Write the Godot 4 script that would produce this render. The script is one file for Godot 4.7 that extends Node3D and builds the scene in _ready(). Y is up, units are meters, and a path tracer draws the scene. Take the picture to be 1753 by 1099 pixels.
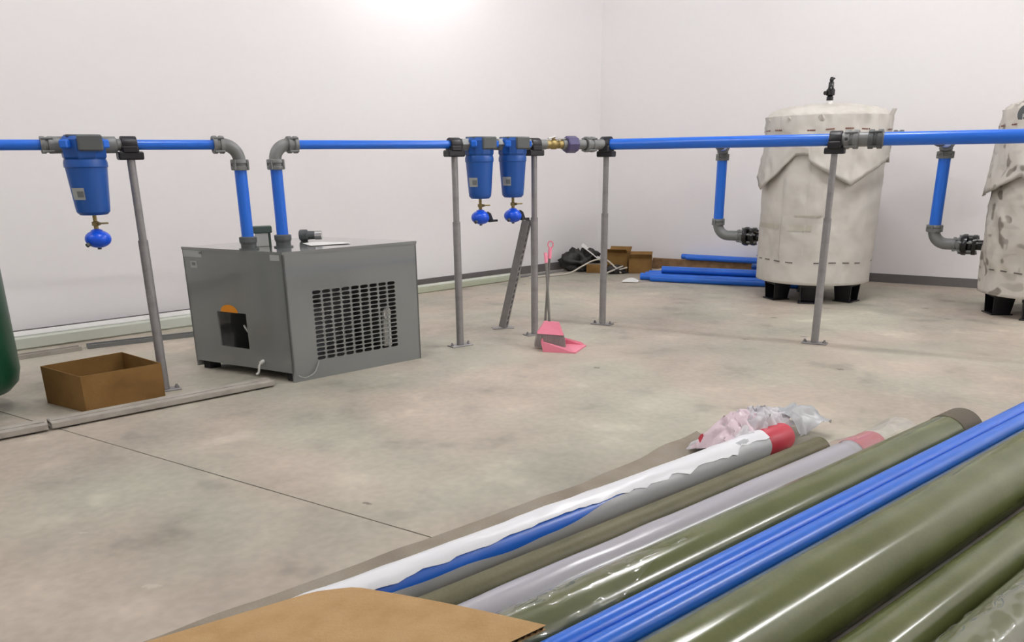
extends Node3D
# Compressed-air room: dryer, pipe runs on posts, two wrapped receiver tanks, a stack of long pipes in front.

const PIPE_Y := 1.612            # height of the pipe runs
const FG_TURN := 39.5            # direction of the pipe stack on the floor (degrees about y)
const LEFT_TURN := 33.3          # direction of the left pipe run
const RIGHT_TURN := -28.9        # direction of the right pipe run
const POST_A := Vector3(-2.404, 0, -5.397)
const POST_D := Vector3(0.866, 0, -7.545)
const CORNER := Vector3(1.29, 0, -12.1)
const WALL_L := Vector3(-0.7466, 0, 0.6652)    # along the left wall, away from the corner
const WALL_R := Vector3(0.8415, 0, 0.5402)     # along the right wall, away from the corner
const ROOM_A := 16.0
const ROOM_B := 13.0
const ROOM_H := 5.0
const TANK_1 := Vector3(3.34, 0, -8.98)
const TANK_2 := Vector3(5.2, 0, -7.81)

var M := {}
var used := {}
var noise := FastNoiseLite.new()
var rng := RandomNumberGenerator.new()

# ------------------------------------------------------------------ naming and tagging
func numbered(called: String) -> String:
	if not used.has(called):
		used[called] = 0
		return called
	used[called] += 1
	return "%s_%03d" % [called, used[called]]

func thing(called: String, label: String, category: String, at := Vector3.ZERO, turn := 0.0, group := "") -> Node3D:
	var o := Node3D.new()
	o.name = numbered(called)
	add_child(o)
	o.position = at
	o.rotation.y = deg_to_rad(turn)
	tag(o, label, category, group)
	return o

func tag(o: Node, label: String, category: String, group := "") -> void:
	o.set_meta("label", label)
	o.set_meta("category", category)
	if group != "":
		o.set_meta("group", group)

func obj(called: String, st: SurfaceTool, m: Material, parent: Node, label := "") -> MeshInstance3D:
	st.generate_normals()
	var o := MeshInstance3D.new()
	o.mesh = st.commit()
	o.material_override = m
	o.cast_shadow = GeometryInstance3D.SHADOW_CASTING_SETTING_ON
	if parent == self:
		o.name = numbered(called)
	else:
		o.name = called
	parent.add_child(o, true)
	if label != "":
		o.set_meta("label", label)
	return o

func struct(called: String, st: SurfaceTool, m: Material) -> MeshInstance3D:
	var o := obj(called, st, m, self)
	o.set_meta("kind", "structure")
	return o

# ------------------------------------------------------------------ geometry helpers
func mb() -> SurfaceTool:
	var st := SurfaceTool.new()
	st.begin(Mesh.PRIMITIVE_TRIANGLES)
	st.set_smooth_group(-1)
	return st

func tri(st: SurfaceTool, a: Vector3, b: Vector3, c: Vector3) -> void:
	st.add_vertex(a)
	st.add_vertex(b)
	st.add_vertex(c)

func quad(st: SurfaceTool, a: Vector3, b: Vector3, c: Vector3, d: Vector3) -> void:
	tri(st, a, b, c)
	tri(st, a, c, d)

# a convex polygon whose front looks away from the point inside
func face(st: SurfaceTool, pts: Array, inside: Vector3) -> void:
	var mid := Vector3.ZERO
	for p in pts:
		mid += p
	mid /= pts.size()
	var nrm: Vector3 = (pts[0] - pts[2]).cross(pts[0] - pts[1])
	var q := pts.duplicate()
	if nrm.dot(mid - inside) < 0:
		q.reverse()
	for i in range(1, q.size() - 1):
		tri(st, q[0], q[i], q[i + 1])

func bbox(st: SurfaceTool, xf: Transform3D, size: Vector3, bev := 0.004) -> void:
	st.set_smooth_group(-1)
	var h := size / 2.0
	var b: float = min(bev, min(h.x, min(h.y, h.z)) * 0.6)
	var inside := xf.origin
	for i in 3:
		var j := (i + 1) % 3
		var k := (i + 2) % 3
		for s in [-1.0, 1.0]:
			var pts := []
			for q in [[-1, -1], [1, -1], [1, 1], [-1, 1]]:
				var p := Vector3.ZERO
				p[i] = s * h[i]
				p[j] = q[0] * (h[j] - b)
				p[k] = q[1] * (h[k] - b)
				pts.append(xf * p)
			face(st, pts, inside)
			for s2 in [-1.0, 1.0]:
				var e := []
				for q in [[0, -1], [0, 1], [1, 1], [1, -1]]:
					var p := Vector3.ZERO
					p[i] = s * (h[i] if q[0] == 0 else h[i] - b)
					p[j] = s2 * (h[j] - b if q[0] == 0 else h[j])
					p[k] = q[1] * (h[k] - b)
					e.append(xf * p)
				face(st, e, inside)
	for sx in [-1.0, 1.0]:
		for sy in [-1.0, 1.0]:
			for sz in [-1.0, 1.0]:
				var s3 := Vector3(sx, sy, sz)
				var c := []
				for i in 3:
					var p := s3 * (h - Vector3(b, b, b))
					p[i] = s3[i] * h[i]
					c.append(xf * p)
				face(st, c, inside)

func at_box(st: SurfaceTool, centre: Vector3, size: Vector3, bev := 0.004, turn := 0.0) -> void:
	bbox(st, Transform3D(Basis(Vector3.UP, deg_to_rad(turn)), centre), size, bev)

# turns a profile of (radius, height) about the y axis of xf; listed upwards, its outside is the front
func lathe(st: SurfaceTool, prof: Array, xf := Transform3D.IDENTITY, seg := 28, hard := false) -> void:
	var group := 1
	for i in prof.size() - 1:
		if i > 0:
			var d0: Vector2 = (prof[i] - prof[i - 1]).normalized()
			var d1: Vector2 = (prof[i + 1] - prof[i]).normalized()
			if d0.dot(d1) < 0.8:
				group += 1
		st.set_smooth_group(-1 if hard else group)
		for j in seg:
			var a0 := TAU * j / seg
			var a1 := TAU * ((j + 1) % seg) / seg
			var p: Vector2 = prof[i]
			var q: Vector2 = prof[i + 1]
			var a := xf * Vector3(p.x * cos(a0), p.y, p.x * sin(a0))
			var d := xf * Vector3(p.x * cos(a1), p.y, p.x * sin(a1))
			var b := xf * Vector3(q.x * cos(a0), q.y, q.x * sin(a0))
			var c := xf * Vector3(q.x * cos(a1), q.y, q.x * sin(a1))
			if q.x > 1e-6:
				tri(st, a, c, b)
			if p.x > 1e-6:
				tri(st, a, d, c)

# a frame whose y axis runs along dir
func along(origin: Vector3, dir: Vector3) -> Transform3D:
	var y := dir.normalized()
	var x := Vector3.UP.cross(y)
	if x.length() < 0.01:
		x = Vector3.RIGHT
	x = x.normalized()
	return Transform3D(Basis(x, y, x.cross(y)), origin)

func rod(st: SurfaceTool, a: Vector3, b: Vector3, r: float, seg := 16, r2 := -1.0) -> void:
	var l := (b - a).length()
	var e: float = r if r2 < 0 else r2
	lathe(st, [Vector2(0, 0), Vector2(r, 0), Vector2(e, l), Vector2(0, l)], along(a, b - a), seg)

# a hollow pipe: outside, end rings and the inside as far as one could look in
func pipe(st: SurfaceTool, a: Vector3, b: Vector3, r: float, wall: float, seg := 32) -> void:
	var l := (b - a).length()
	var w: float = min(wall * 0.4, 0.003)
	lathe(st, [Vector2(r - wall, l * 0.5), Vector2(r - wall, 0), Vector2(r - w, 0), Vector2(r, w), Vector2(r, l - w), Vector2(r - w, l), Vector2(r - wall, l), Vector2(r - wall, l * 0.5)], along(a, b - a), seg)

func tube(st: SurfaceTool, path: Array, r: float, seg := 16, group := 1) -> void:
	var rings := []
	var u := Vector3.ZERO
	for i in path.size():
		var t: Vector3 = (path[min(i + 1, path.size() - 1)] - path[max(i - 1, 0)]).normalized()
		if i == 0:
			u = t.cross(Vector3.UP)
			if u.length() < 0.05:
				u = t.cross(Vector3.RIGHT)
			u = u.normalized()
		else:
			u = (u - t * u.dot(t)).normalized()
		var v := u.cross(t)
		var ring := []
		for j in seg:
			var a := TAU * j / seg
			ring.append(path[i] + (u * cos(a) + v * sin(a)) * r)
		rings.append(ring)
	st.set_smooth_group(group)
	for i in rings.size() - 1:
		for j in seg:
			var k := (j + 1) % seg
			quad(st, rings[i][j], rings[i][k], rings[i + 1][k], rings[i + 1][j])
	st.set_smooth_group(-1)
	for j in seg:
		var k := (j + 1) % seg
		tri(st, path[0], rings[0][k], rings[0][j])
		tri(st, path[-1], rings[-1][j], rings[-1][k])

func smooth_path(pts: Array, steps := 8) -> Array:
	var c := Curve3D.new()
	for i in pts.size():
		var t: Vector3 = (pts[min(i + 1, pts.size() - 1)] - pts[max(i - 1, 0)]) / 6.0
		c.add_point(pts[i], -t, t)
	var out := []
	for i in pts.size() - 1:
		for k in steps:
			out.append(c.sample(i, float(k) / steps))
	out.append(pts[-1])
	return out

# quarter bend from p (coming along d0) leaving along d1, centre-line radius r
func bend(p: Vector3, d0: Vector3, d1: Vector3, r: float, n := 10) -> Array:
	var out := []
	var c := p + d1 * r
	for i in n + 1:
		var a := PI / 2 * i / n
		out.append(c - d1 * r * cos(a) + d0 * r * sin(a))
	return out

# prism over a plan polygon (x, z), from y0 to y1
func prism(st: SurfaceTool, poly: Array, y0: float, y1: float) -> void:
	st.set_smooth_group(-1)
	var mid := Vector3.ZERO
	for p in poly:
		mid += p
	mid = mid / poly.size()
	mid.y = (y0 + y1) / 2
	var top := []
	var low := []
	for p in poly:
		top.append(Vector3(p.x, y1, p.z))
		low.append(Vector3(p.x, y0, p.z))
	face(st, top, mid)
	face(st, low, mid)
	for i in poly.size():
		var j := (i + 1) % poly.size()
		face(st, [low[i], low[j], top[j], top[i]], mid)

# a sheet with thickness from a function of (u, v) in 0..1
func sheet(st: SurfaceTool, nu: int, nv: int, f: Callable, thick := 0.0, group := 1) -> void:
	var g := []
	for i in nu + 1:
		var row := []
		for j in nv + 1:
			row.append(f.call(float(i) / nu, float(j) / nv))
		g.append(row)
	st.set_smooth_group(group)
	for i in nu:
		for j in nv:
			quad(st, g[i][j], g[i + 1][j], g[i + 1][j + 1], g[i][j + 1])
	if thick > 0.0:
		st.set_smooth_group(group + 1)
		var o := Vector3(0, -thick, 0)
		for i in nu:
			for j in nv:
				quad(st, g[i][j] + o, g[i][j + 1] + o, g[i + 1][j + 1] + o, g[i + 1][j] + o)
		st.set_smooth_group(-1)
		for i in nu:
			quad(st, g[i][0], g[i][0] + o, g[i + 1][0] + o, g[i + 1][0])
			quad(st, g[i][nv], g[i + 1][nv], g[i + 1][nv] + o, g[i][nv] + o)
		for j in nv:
			quad(st, g[0][j], g[0][j + 1], g[0][j + 1] + o, g[0][j] + o)
			quad(st, g[nu][j], g[nu][j] + o, g[nu][j + 1] + o, g[nu][j + 1])

func room(a: float, b: float, y := 0.0) -> Vector3:
	return CORNER + WALL_L * a + WALL_R * b + Vector3(0, y, 0)

# ------------------------------------------------------------------ materials
func paint(r: float, g: float, b: float, rough := 0.5, metal := 0.0) -> StandardMaterial3D:
	var m := StandardMaterial3D.new()
	m.albedo_color = Color(r / 255.0, g / 255.0, b / 255.0)
	m.roughness = rough
	m.metallic = metal
	m.cull_mode = BaseMaterial3D.CULL_DISABLED
	return m

func grain(kind: int, freq: float, octaves: int, size: int, seed: int) -> PackedByteArray:
	var n := FastNoiseLite.new()
	n.noise_type = kind
	n.frequency = freq
	n.fractal_octaves = octaves
	n.seed = seed
	var im := n.get_seamless_image(size, size)
	im.convert(Image.FORMAT_L8)
	return im.get_data()

# colour texture between two or three tones by noise
func mottle(size: int, tones: Array, freq: float, octaves: int, seed: int, fine := 0.0) -> ImageTexture:
	var a := grain(FastNoiseLite.TYPE_SIMPLEX_SMOOTH, freq, octaves, size, seed)
	var f := grain(FastNoiseLite.TYPE_SIMPLEX, 0.25, 2, size, seed + 7)
	var data := PackedByteArray()
	data.resize(size * size * 3)
	for i in size * size:
		var v := a[i] / 255.0 * (tones.size() - 1)
		var k := int(min(v, tones.size() - 1.001))
		var c: Color = tones[k].lerp(tones[k + 1], v - k)
		var e := (f[i] / 255.0 - 0.5) * fine
		data[i * 3] = int(clamp((c.r + e) * 255.0, 0, 255))
		data[i * 3 + 1] = int(clamp((c.g + e) * 255.0, 0, 255))
		data[i * 3 + 2] = int(clamp((c.b + e) * 255.0, 0, 255))
	var im := Image.create_from_data(size, size, false, Image.FORMAT_RGB8, data)
	return ImageTexture.create_from_image(im)

func rgb(r: float, g: float, b: float) -> Color:
	return Color(r / 255.0, g / 255.0, b / 255.0)

func triplanar(m: StandardMaterial3D, tex: Texture2D, metres: float, world := true) -> StandardMaterial3D:
	m.albedo_color = Color.WHITE
	m.albedo_texture = tex
	m.uv1_triplanar = true
	m.uv1_world_triplanar = world
	m.uv1_scale = Vector3.ONE / metres
	return m

func relief(m: StandardMaterial3D, freq: float, octaves: int, seed: int, strength: float) -> StandardMaterial3D:
	var n := FastNoiseLite.new()
	n.frequency = freq
	n.fractal_octaves = octaves
	n.seed = seed
	var im := n.get_seamless_image(512, 512)
	im.convert(Image.FORMAT_RGBA8)
	im.bump_map_to_normal_map(strength)
	m.normal_enabled = true
	m.normal_texture = ImageTexture.create_from_image(im)
	return m

func floor_texture() -> ImageTexture:
	# bare concrete: warm and greenish grey patches, trowel clouds, pits, pale scuffs and dark spots
	var size := 1536
	var big := grain(FastNoiseLite.TYPE_SIMPLEX_SMOOTH, 0.004, 4, size, 11)
	var mid := grain(FastNoiseLite.TYPE_SIMPLEX_SMOOTH, 0.014, 4, size, 23)
	var tint := grain(FastNoiseLite.TYPE_SIMPLEX_SMOOTH, 0.006, 2, size, 37)
	var fine := grain(FastNoiseLite.TYPE_SIMPLEX, 0.12, 3, size, 41)
	var warm := rgb(182, 171, 157)
	var green := rgb(173, 170, 155)
	var data := PackedByteArray()
	data.resize(size * size * 3)
	for i in size * size:
		var c := warm.lerp(green, clamp(tint[i] / 255.0 * 2.0 - 0.5, 0, 1))
		var m := mid[i] / 255.0
		var k := 1.0 + (big[i] / 255.0 - 0.5) * 0.2 + (m - 0.5) * 0.1 + (fine[i] / 255.0 - 0.5) * 0.07
		if m < 0.3:
			k -= (0.3 - m) * 0.4
		if m > 0.74:
			k += (m - 0.74) * 0.35
		data[i * 3] = int(clamp(c.r * k * 255.0, 0, 255))
		data[i * 3 + 1] = int(clamp(c.g * k * 255.0, 0, 255))
		data[i * 3 + 2] = int(clamp(c.b * k * 255.0, 0, 255))
	var im := Image.create_from_data(size, size, false, Image.FORMAT_RGB8, data)
	var r := RandomNumberGenerator.new()
	r.seed = 5
	for q in 170:
		var cx := r.randi_range(8, size - 9)
		var cy := r.randi_range(8, size - 9)
		var dark := r.randf() < 0.6
		var rad := r.randf_range(0.7, 3.2)
		for dy in range(-5, 6):
			for dx in range(-7, 8):
				var e := sqrt(dx * dx * 0.35 + dy * dy) + r.randf() * 1.2
				if e < rad:
					var c := im.get_pixel(clampi(cx + dx, 0, size - 1), clampi(cy + dy, 0, size - 1))
					im.set_pixel(clampi(cx + dx, 0, size - 1), clampi(cy + dy, 0, size - 1), c.lerp(rgb(98, 92, 80) if dark else rgb(200, 194, 182), 0.6))
	return ImageTexture.create_from_image(im)

func make_materials() -> void:
	M.floor = relief(triplanar(paint(255, 255, 255, 0.55), floor_texture(), 14.0), 0.05, 4, 3, 1.2)
	M.floor.metallic_specular = 0.35
	M.joint = paint(70, 62, 54, 0.95)
	M.wall = triplanar(paint(255, 255, 255, 0.55), mottle(256, [rgb(234, 230, 230), rgb(238, 235, 235), rgb(236, 235, 234)], 0.012, 3, 4, 0.006), 6.0)
	M.ceiling = paint(236, 236, 234, 0.9)
	M.baseboard = paint(103, 100, 99, 0.5)
	M.blue = paint(34, 108, 216, 0.28)
	M.blue_coat = paint(27, 83, 162, 0.38)
	M.blue_ball = paint(12, 84, 222, 0.28)
	M.fitting = paint(122, 124, 123, 0.45, 0.15)
	M.fitting_dark = paint(86, 90, 90, 0.5, 0.1)
	M.steel = triplanar(paint(255, 255, 255, 0.42, 0.35), mottle(256, [rgb(132, 130, 130), rgb(152, 150, 150), rgb(142, 140, 141)], 0.02, 3, 9, 0.03), 0.6, false)
	M.black = paint(16, 16, 22, 0.45)
	M.black_gloss = paint(20, 20, 20, 0.22)
	M.brass = paint(150, 132, 84, 0.38, 0.7)
	M.chrome = paint(200, 200, 198, 0.25, 0.8)
	M.violet = paint(84, 78, 118, 0.4)
	M.dryer = paint(124, 127, 125, 0.16)
	M.dryer.clearcoat_enabled = true
	M.dryer.clearcoat = 0.8
	M.dryer.clearcoat_roughness = 0.06
	M.coil = paint(132, 134, 136, 0.7)
	M.compressor = paint(98, 100, 102, 0.75)
	M.rubber = paint(24, 24, 24, 0.8)
	M.paper = paint(226, 226, 222, 0.8)
	M.label = paint(166, 170, 166, 0.5)
	M.ink = paint(112, 116, 116, 0.6)
	M.orange = paint(236, 150, 26, 0.5)
	M.dull_tube = paint(150, 152, 150, 0.3)
	M.pale_tube = paint(208, 208, 200, 0.4)
	M.wrap = relief(triplanar(paint(255, 255, 255, 0.6), mottle(512, [rgb(188, 184, 174), rgb(203, 199, 190), rgb(212, 208, 200)], 0.01, 3, 15, 0.02), 1.6, false), 0.012, 3, 8, 1.6)
	M.wrap_dirty = relief(triplanar(paint(255, 255, 255, 0.6), dirty_texture(), 2.8, false), 0.014, 3, 8, 2.2)
	M.tape = paint(184, 180, 164, 0.5)
	M.stitch = paint(118, 74, 62, 0.8)
	M.stitch_dark = paint(98, 92, 88, 0.8)
	M.card = relief(triplanar(paint(255, 255, 255, 0.85), mottle(512, [rgb(172, 136, 86), rgb(184, 149, 101), rgb(190, 157, 110)], 0.01, 4, 21, 0.05), 0.9, false), 0.08, 3, 5, 0.8)
	M.card_brown = triplanar(paint(255, 255, 255, 0.85), mottle(256, [rgb(116, 85, 40), rgb(131, 97, 48), rgb(139, 106, 56)], 0.012, 4, 22, 0.04), 0.7, false)
	M.card_edge = paint(92, 68, 40, 0.95)
	M.olive = triplanar(paint(255, 255, 255, 0.17), mottle(256, [rgb(88, 94, 54), rgb(98, 104, 62), rgb(104, 110, 70)], 0.01, 3, 31, 0.02), 1.2, false)
	M.olive_dull = triplanar(paint(255, 255, 255, 0.5), mottle(256, [rgb(84, 82, 52), rgb(98, 94, 62), rgb(104, 100, 68)], 0.012, 3, 33, 0.04), 1.0, false)
	M.olive_end = paint(92, 84, 68, 0.7)
	M.inside = paint(60, 58, 46, 0.8)
	M.film_grey = relief(paint(176, 175, 182, 0.22), 0.02, 2, 6, 1.0)
	M.film_white = paint(238, 240, 244, 0.3)
	M.film_white.backlight = Color(0.35, 0.35, 0.36)
	M.film_dull = paint(186, 190, 192, 0.38)
	M.film_haze = paint(206, 210, 214, 0.28)
	M.film_haze.transparency = BaseMaterial3D.TRANSPARENCY_ALPHA
	M.film_haze.albedo_color.a = 0.62
	M.film_tail = paint(190, 190, 186, 0.12)
	M.film_tail.transparency = BaseMaterial3D.TRANSPARENCY_ALPHA
	M.film_tail.albedo_color.a = 0.16
	M.film_clear = paint(225, 226, 220, 0.06)
	M.film_clear.transparency = BaseMaterial3D.TRANSPARENCY_ALPHA
	M.film_clear.albedo_color.a = 0.02
	M.bag = paint(236, 234, 238, 0.3)
	M.bag.transparency = BaseMaterial3D.TRANSPARENCY_ALPHA
	M.bag.albedo_color.a = 0.8
	M.bag_pink = paint(226, 206, 214, 0.3)
	M.red_cap = paint(196, 56, 72, 0.45)
	M.pink_cap = paint(196, 78, 94, 0.5)
	M.kraft = triplanar(paint(255, 255, 255, 0.8), mottle(256, [rgb(132, 122, 108), rgb(146, 137, 122), rgb(154, 146, 133)], 0.012, 3, 35, 0.04), 1.0, false)
	M.pink = paint(240, 140, 162, 0.4)
	M.bristle = paint(150, 146, 142, 0.9)
	M.handle_grey = paint(112, 110, 104, 0.45, 0.2)
	M.channel = triplanar(paint(255, 255, 255, 0.5), mottle(256, [rgb(150, 144, 134), rgb(168, 162, 152), rgb(178, 173, 163)], 0.02, 3, 39, 0.03), 0.8, false)
	M.pale_board = paint(206, 210, 198, 0.5)
	M.pale_green = paint(176, 182, 160, 0.6)
	M.dark_bag = paint(40, 38, 36, 0.5)
	M.cable = paint(200, 194, 182, 0.6)
	M.plank = triplanar(paint(255, 255, 255, 0.8), mottle(256, [rgb(118, 88, 58), rgb(132, 102, 70), rgb(142, 112, 80)], 0.02, 3, 43, 0.04), 0.6, false)
	M.tank_green = paint(14, 66, 44, 0.35)
	M.lamp_body = paint(230, 230, 228, 0.5)
	M.lamp_glow = paint(255, 255, 255, 0.5)
	M.lamp_glow.emission_enabled = true
	M.lamp_glow.emission = Color(0.99, 0.982, 0.99)
	M.lamp_glow.emission_energy_multiplier = 2.0

func dirty_texture() -> ImageTexture:
	# off-white wrapping with dark scuff blotches
	var size := 512
	var a := grain(FastNoiseLite.TYPE_SIMPLEX_SMOOTH, 0.012, 4, size, 15)
	var b := grain(FastNoiseLite.TYPE_SIMPLEX_SMOOTH, 0.026, 2, size, 83)
	var data := PackedByteArray()
	data.resize(size * size * 3)
	for i in size * size:
		var c := rgb(190, 184, 172).lerp(rgb(222, 218, 210), a[i] / 255.0)
		var d: float = clamp((b[i] / 255.0 - 0.68) * 9.0, 0, 0.72)
		c = c.lerp(rgb(96, 88, 78), d)
		data[i * 3] = int(c.r * 255)
		data[i * 3 + 1] = int(c.g * 255)
		data[i * 3 + 2] = int(c.b * 255)
	return ImageTexture.create_from_image(Image.create_from_data(size, size, false, Image.FORMAT_RGB8, data))

# ------------------------------------------------------------------ camera, air and lamps
func make_view() -> void:
	var f := 1380.0
	var cam := Camera3D.new()
	cam.name = "camera"
	add_child(cam)
	cam.projection = Camera3D.PROJECTION_FRUSTUM
	cam.near = 0.05
	cam.far = 60.0
	cam.size = 0.05 * 1099.0 / f
	cam.frustum_offset = Vector2(0, (720.0 - 549.5) / f * 0.05)
	var pitch := atan((720.0 - 272.0) / f)
	var roll := atan(-0.012)
	var fwd := Vector3(0, -sin(pitch), -cos(pitch))
	var up := Vector3.RIGHT.cross(fwd)
	var right := Vector3.RIGHT * cos(roll) + up * sin(roll)
	var top := up * cos(roll) - Vector3.RIGHT * sin(roll)
	cam.transform = Transform3D(Basis(right, top, -fwd), Vector3(0, 1.5, 0))
	cam.current = true
	var we := WorldEnvironment.new()
	we.name = "environment"
	var e := Environment.new()
	e.background_mode = Environment.BG_COLOR
	e.background_color = Color(0.02, 0.02, 0.02)
	e.tonemap_mode = Environment.TONE_MAPPER_LINEAR
	e.tonemap_exposure = 1.06
	e.sdfgi_enabled = true
	e.ssao_enabled = true
	e.ssil_enabled = true
	we.environment = e
	add_child(we)

# (position of the fitting, turn, energy, which); the first hangs on rods
const LAMPS := [
	[Vector3(-0.56, 4.0, -9.52), 41.7, 0.52, "near the bright left wall"],
	[Vector3(2.5, 5.0, -6.7), -32.7, 5.2, "above the rightmost post"],
	[Vector3(7.25, 5.0, -3.0), 39.5, 6.8, "to the right of the olive pipes"],
	[Vector3(8.95, 5.0, -4.4), 39.5, 3.8, "by the far end of the right wall"],
	[Vector3(-1.0, 5.0, -4.4), -32.7, 3.4, "above the grey dryer"],
	[Vector3(0.92, 5.0, -0.7), 39.5, 0.3, "above the stack of olive pipes"],
	[Vector3(-5.2, 5.0, -3.2), -32.7, 4.0, "behind the dark green vessel"],
]

func make_lamps() -> void:
	for l in LAMPS:
		var p: Vector3 = l[0]
		var t := thing("ceiling_lamp", "white tube batten lamp under the ceiling " + l[3], "lamp", p, l[1], "ceiling lamps")
		var st := mb()
		at_box(st, Vector3(0, -0.03, 0), Vector3(1.5, 0.06, 0.16), 0.006)
		obj("housing", st, M.lamp_body, t)
		if p.y < ROOM_H - 0.01:
			for x in [-0.5, 0.5]:
				st = mb()
				rod(st, Vector3(x, 0, 0), Vector3(x, ROOM_H - p.y, 0), 0.008, 8)
				obj("hanging_rod", st, M.lamp_body, t)
		st = mb()
		at_box(st, Vector3(0, -0.075, 0), Vector3(1.46, 0.03, 0.12), 0.012)
		obj("diffuser", st, M.lamp_glow, t)
		for k in 3:
			var a := OmniLight3D.new()
			a.name = "tube_light"
			a.light_energy = l[2] / 3.0
			a.light_size = 0.04
			a.omni_range = 40.0
			a.omni_attenuation = 2.0
			a.light_color = Color(0.99, 0.982, 0.99)
			a.shadow_enabled = true
			a.position = Vector3((k - 1) * 0.5, -0.14, 0)
			t.add_child(a, true)

# ------------------------------------------------------------------ the room
func make_room() -> void:
	var w := 0.15
	var fl := Node3D.new()
	fl.name = "floor"
	fl.set_meta("kind", "structure")
	add_child(fl)
	var joint := 8.82
	var e := 0.004
	var st := mb()
	prism(st, [room(-w, -w), room(joint - e, -w), room(joint - e, ROOM_B + w), room(-w, ROOM_B + w)], -0.12, 0.0)
	obj("slab", st, M.floor, fl)
	st = mb()
	prism(st, [room(joint + e, -w), room(ROOM_A + w, -w), room(ROOM_A + w, ROOM_B + w), room(joint + e, ROOM_B + w)], -0.12, 0.0)
	obj("slab", st, M.floor, fl)
	st = mb()
	prism(st, [room(joint - e, -w), room(joint + e, -w), room(joint + e, ROOM_B + w), room(joint - e, ROOM_B + w)], -0.12, -0.008)
	obj("joint_filler", st, M.joint, fl)
	st = mb()
	prism(st, [room(-w, -w), room(ROOM_A + w, -w), room(ROOM_A + w, 0), room(-w, 0)], 0, ROOM_H)
	struct("wall_left", st, M.wall)
	st = mb()
	prism(st, [room(-w, 0), room(0, 0), room(0, ROOM_B), room(-w, ROOM_B)], 0, ROOM_H)
	struct("wall_right", st, M.wall)
	st = mb()
	prism(st, [room(ROOM_A, 0), room(ROOM_A + w, 0), room(ROOM_A + w, ROOM_B), room(ROOM_A, ROOM_B)], 0, ROOM_H)
	struct("wall_back", st, M.wall)
	st = mb()
	prism(st, [room(-w, ROOM_B), room(ROOM_A + w, ROOM_B), room(ROOM_A + w, ROOM_B + w), room(-w, ROOM_B + w)], 0, ROOM_H)
	struct("wall_front", st, M.wall)
	st = mb()
	prism(st, [room(-w, -w), room(ROOM_A + w, -w), room(ROOM_A + w, ROOM_B + w), room(-w, ROOM_B + w)], ROOM_H, ROOM_H + 0.15)
	struct("ceiling", st, M.ceiling)
	st = mb()
	prism(st, [room(0, 0), room(ROOM_A, 0), room(ROOM_A, 0.014), room(0.014, 0.014)], 0, 0.105)
	struct("baseboard_left", st, M.baseboard)
	st = mb()
	prism(st, [room(0, 0), room(0.014, 0.014), room(0.014, ROOM_B), room(0, ROOM_B)], 0, 0.105)
	struct("baseboard_right", st, M.baseboard)

# ------------------------------------------------------------------ posts and pipe runs
func post(at: Vector3, turn: float, pipe_r: float, label: String) -> void:
	var t := thing("pipe_support_post", label, "post", at, turn, "telescopic posts under the pipe runs")
	var st := mb()
	at_box(st, Vector3(0, 0.005, 0), Vector3(0.2, 0.01, 0.1), 0.003)
	obj("base_plate", st, M.steel, t)
	for s in [-1, 1]:
		st = mb()
		lathe(st, [Vector2(0.014, 0.01), Vector2(0.014, 0.022), Vector2(0.008, 0.022), Vector2(0.008, 0.034), Vector2(0, 0.034)], Transform3D(Basis(), Vector3(s * 0.078, 0, 0)), 6, true)
		obj("anchor_bolt", st, M.steel, t)
	st = mb()
	lathe(st, [Vector2(0.031, 0.01), Vector2(0.031, 1.02), Vector2(0.025, 1.02)], Transform3D.IDENTITY, 20)
	obj("lower_tube", st, M.steel, t)
	st = mb()
	lathe(st, [Vector2(0.025, 1.0), Vector2(0.025, PIPE_Y - pipe_r - 0.05)], Transform3D.IDENTITY, 20)
	obj("upper_tube", st, M.steel, t)
	# black clamp: foot, saddle and cap round the pipe
	var r := pipe_r
	st = mb()
	at_box(st, Vector3(0, PIPE_Y - r - 0.035, 0), Vector3(0.15, 0.05, 0.1), 0.008)
	at_box(st, Vector3(0, PIPE_Y - r * 0.6 - 0.01, 0), Vector3(0.1, r * 0.9 + 0.02, r * 2 + 0.05), 0.01)
	lathe(st, [Vector2(r + 0.001, -0.045), Vector2(r + 0.02, -0.045), Vector2(r + 0.022, -0.04), Vector2(r + 0.022, 0.04), Vector2(r + 0.02, 0.045), Vector2(r + 0.001, 0.045)], along(Vector3(0, PIPE_Y, 0), Vector3.RIGHT), 24)
	obj("clamp", st, M.black, t, "black plastic pipe clamp")

func run_pipe(at: Vector3, turn: float, x0: float, x1: float, r: float, label: String) -> void:
	var t := thing("blue_air_pipe", label, "pipe", at, turn, "blue air pipes of the runs")
	var st := mb()
	pipe(st, Vector3(x0, PIPE_Y, 0), Vector3(x1, PIPE_Y, 0), r, 0.004)
	obj("tube", st, M.blue, t)

# a grey push-on collar with lugs round a pipe; dir gives its axis
func collar(parent: Node, centre: Vector3, dir: Vector3, r: float, l: float, m: Material, called := "collar") -> void:
	var st := mb()
	var h := l / 2
	lathe(st, [Vector2(r, -h), Vector2(r + 0.016, -h), Vector2(r + 0.018, -h + 0.004), Vector2(r + 0.018, -h * 0.3), Vector2(r + 0.009, -h * 0.2), Vector2(r + 0.009, h * 0.2), Vector2(r + 0.018, h * 0.3), Vector2(r + 0.018, h - 0.004), Vector2(r + 0.016, h), Vector2(r, h)], along(centre, dir), 24)
	var xf := along(centre, dir)
	for k in 4:
		var a := TAU * k / 4 + PI / 4
		var p := xf * Vector3(cos(a) * (r + 0.02), 0, sin(a) * (r + 0.02))
		rod(st, p - dir * h * 0.9, p + dir * h * 0.9, 0.008, 6)
	obj(called, st, m, parent)

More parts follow.
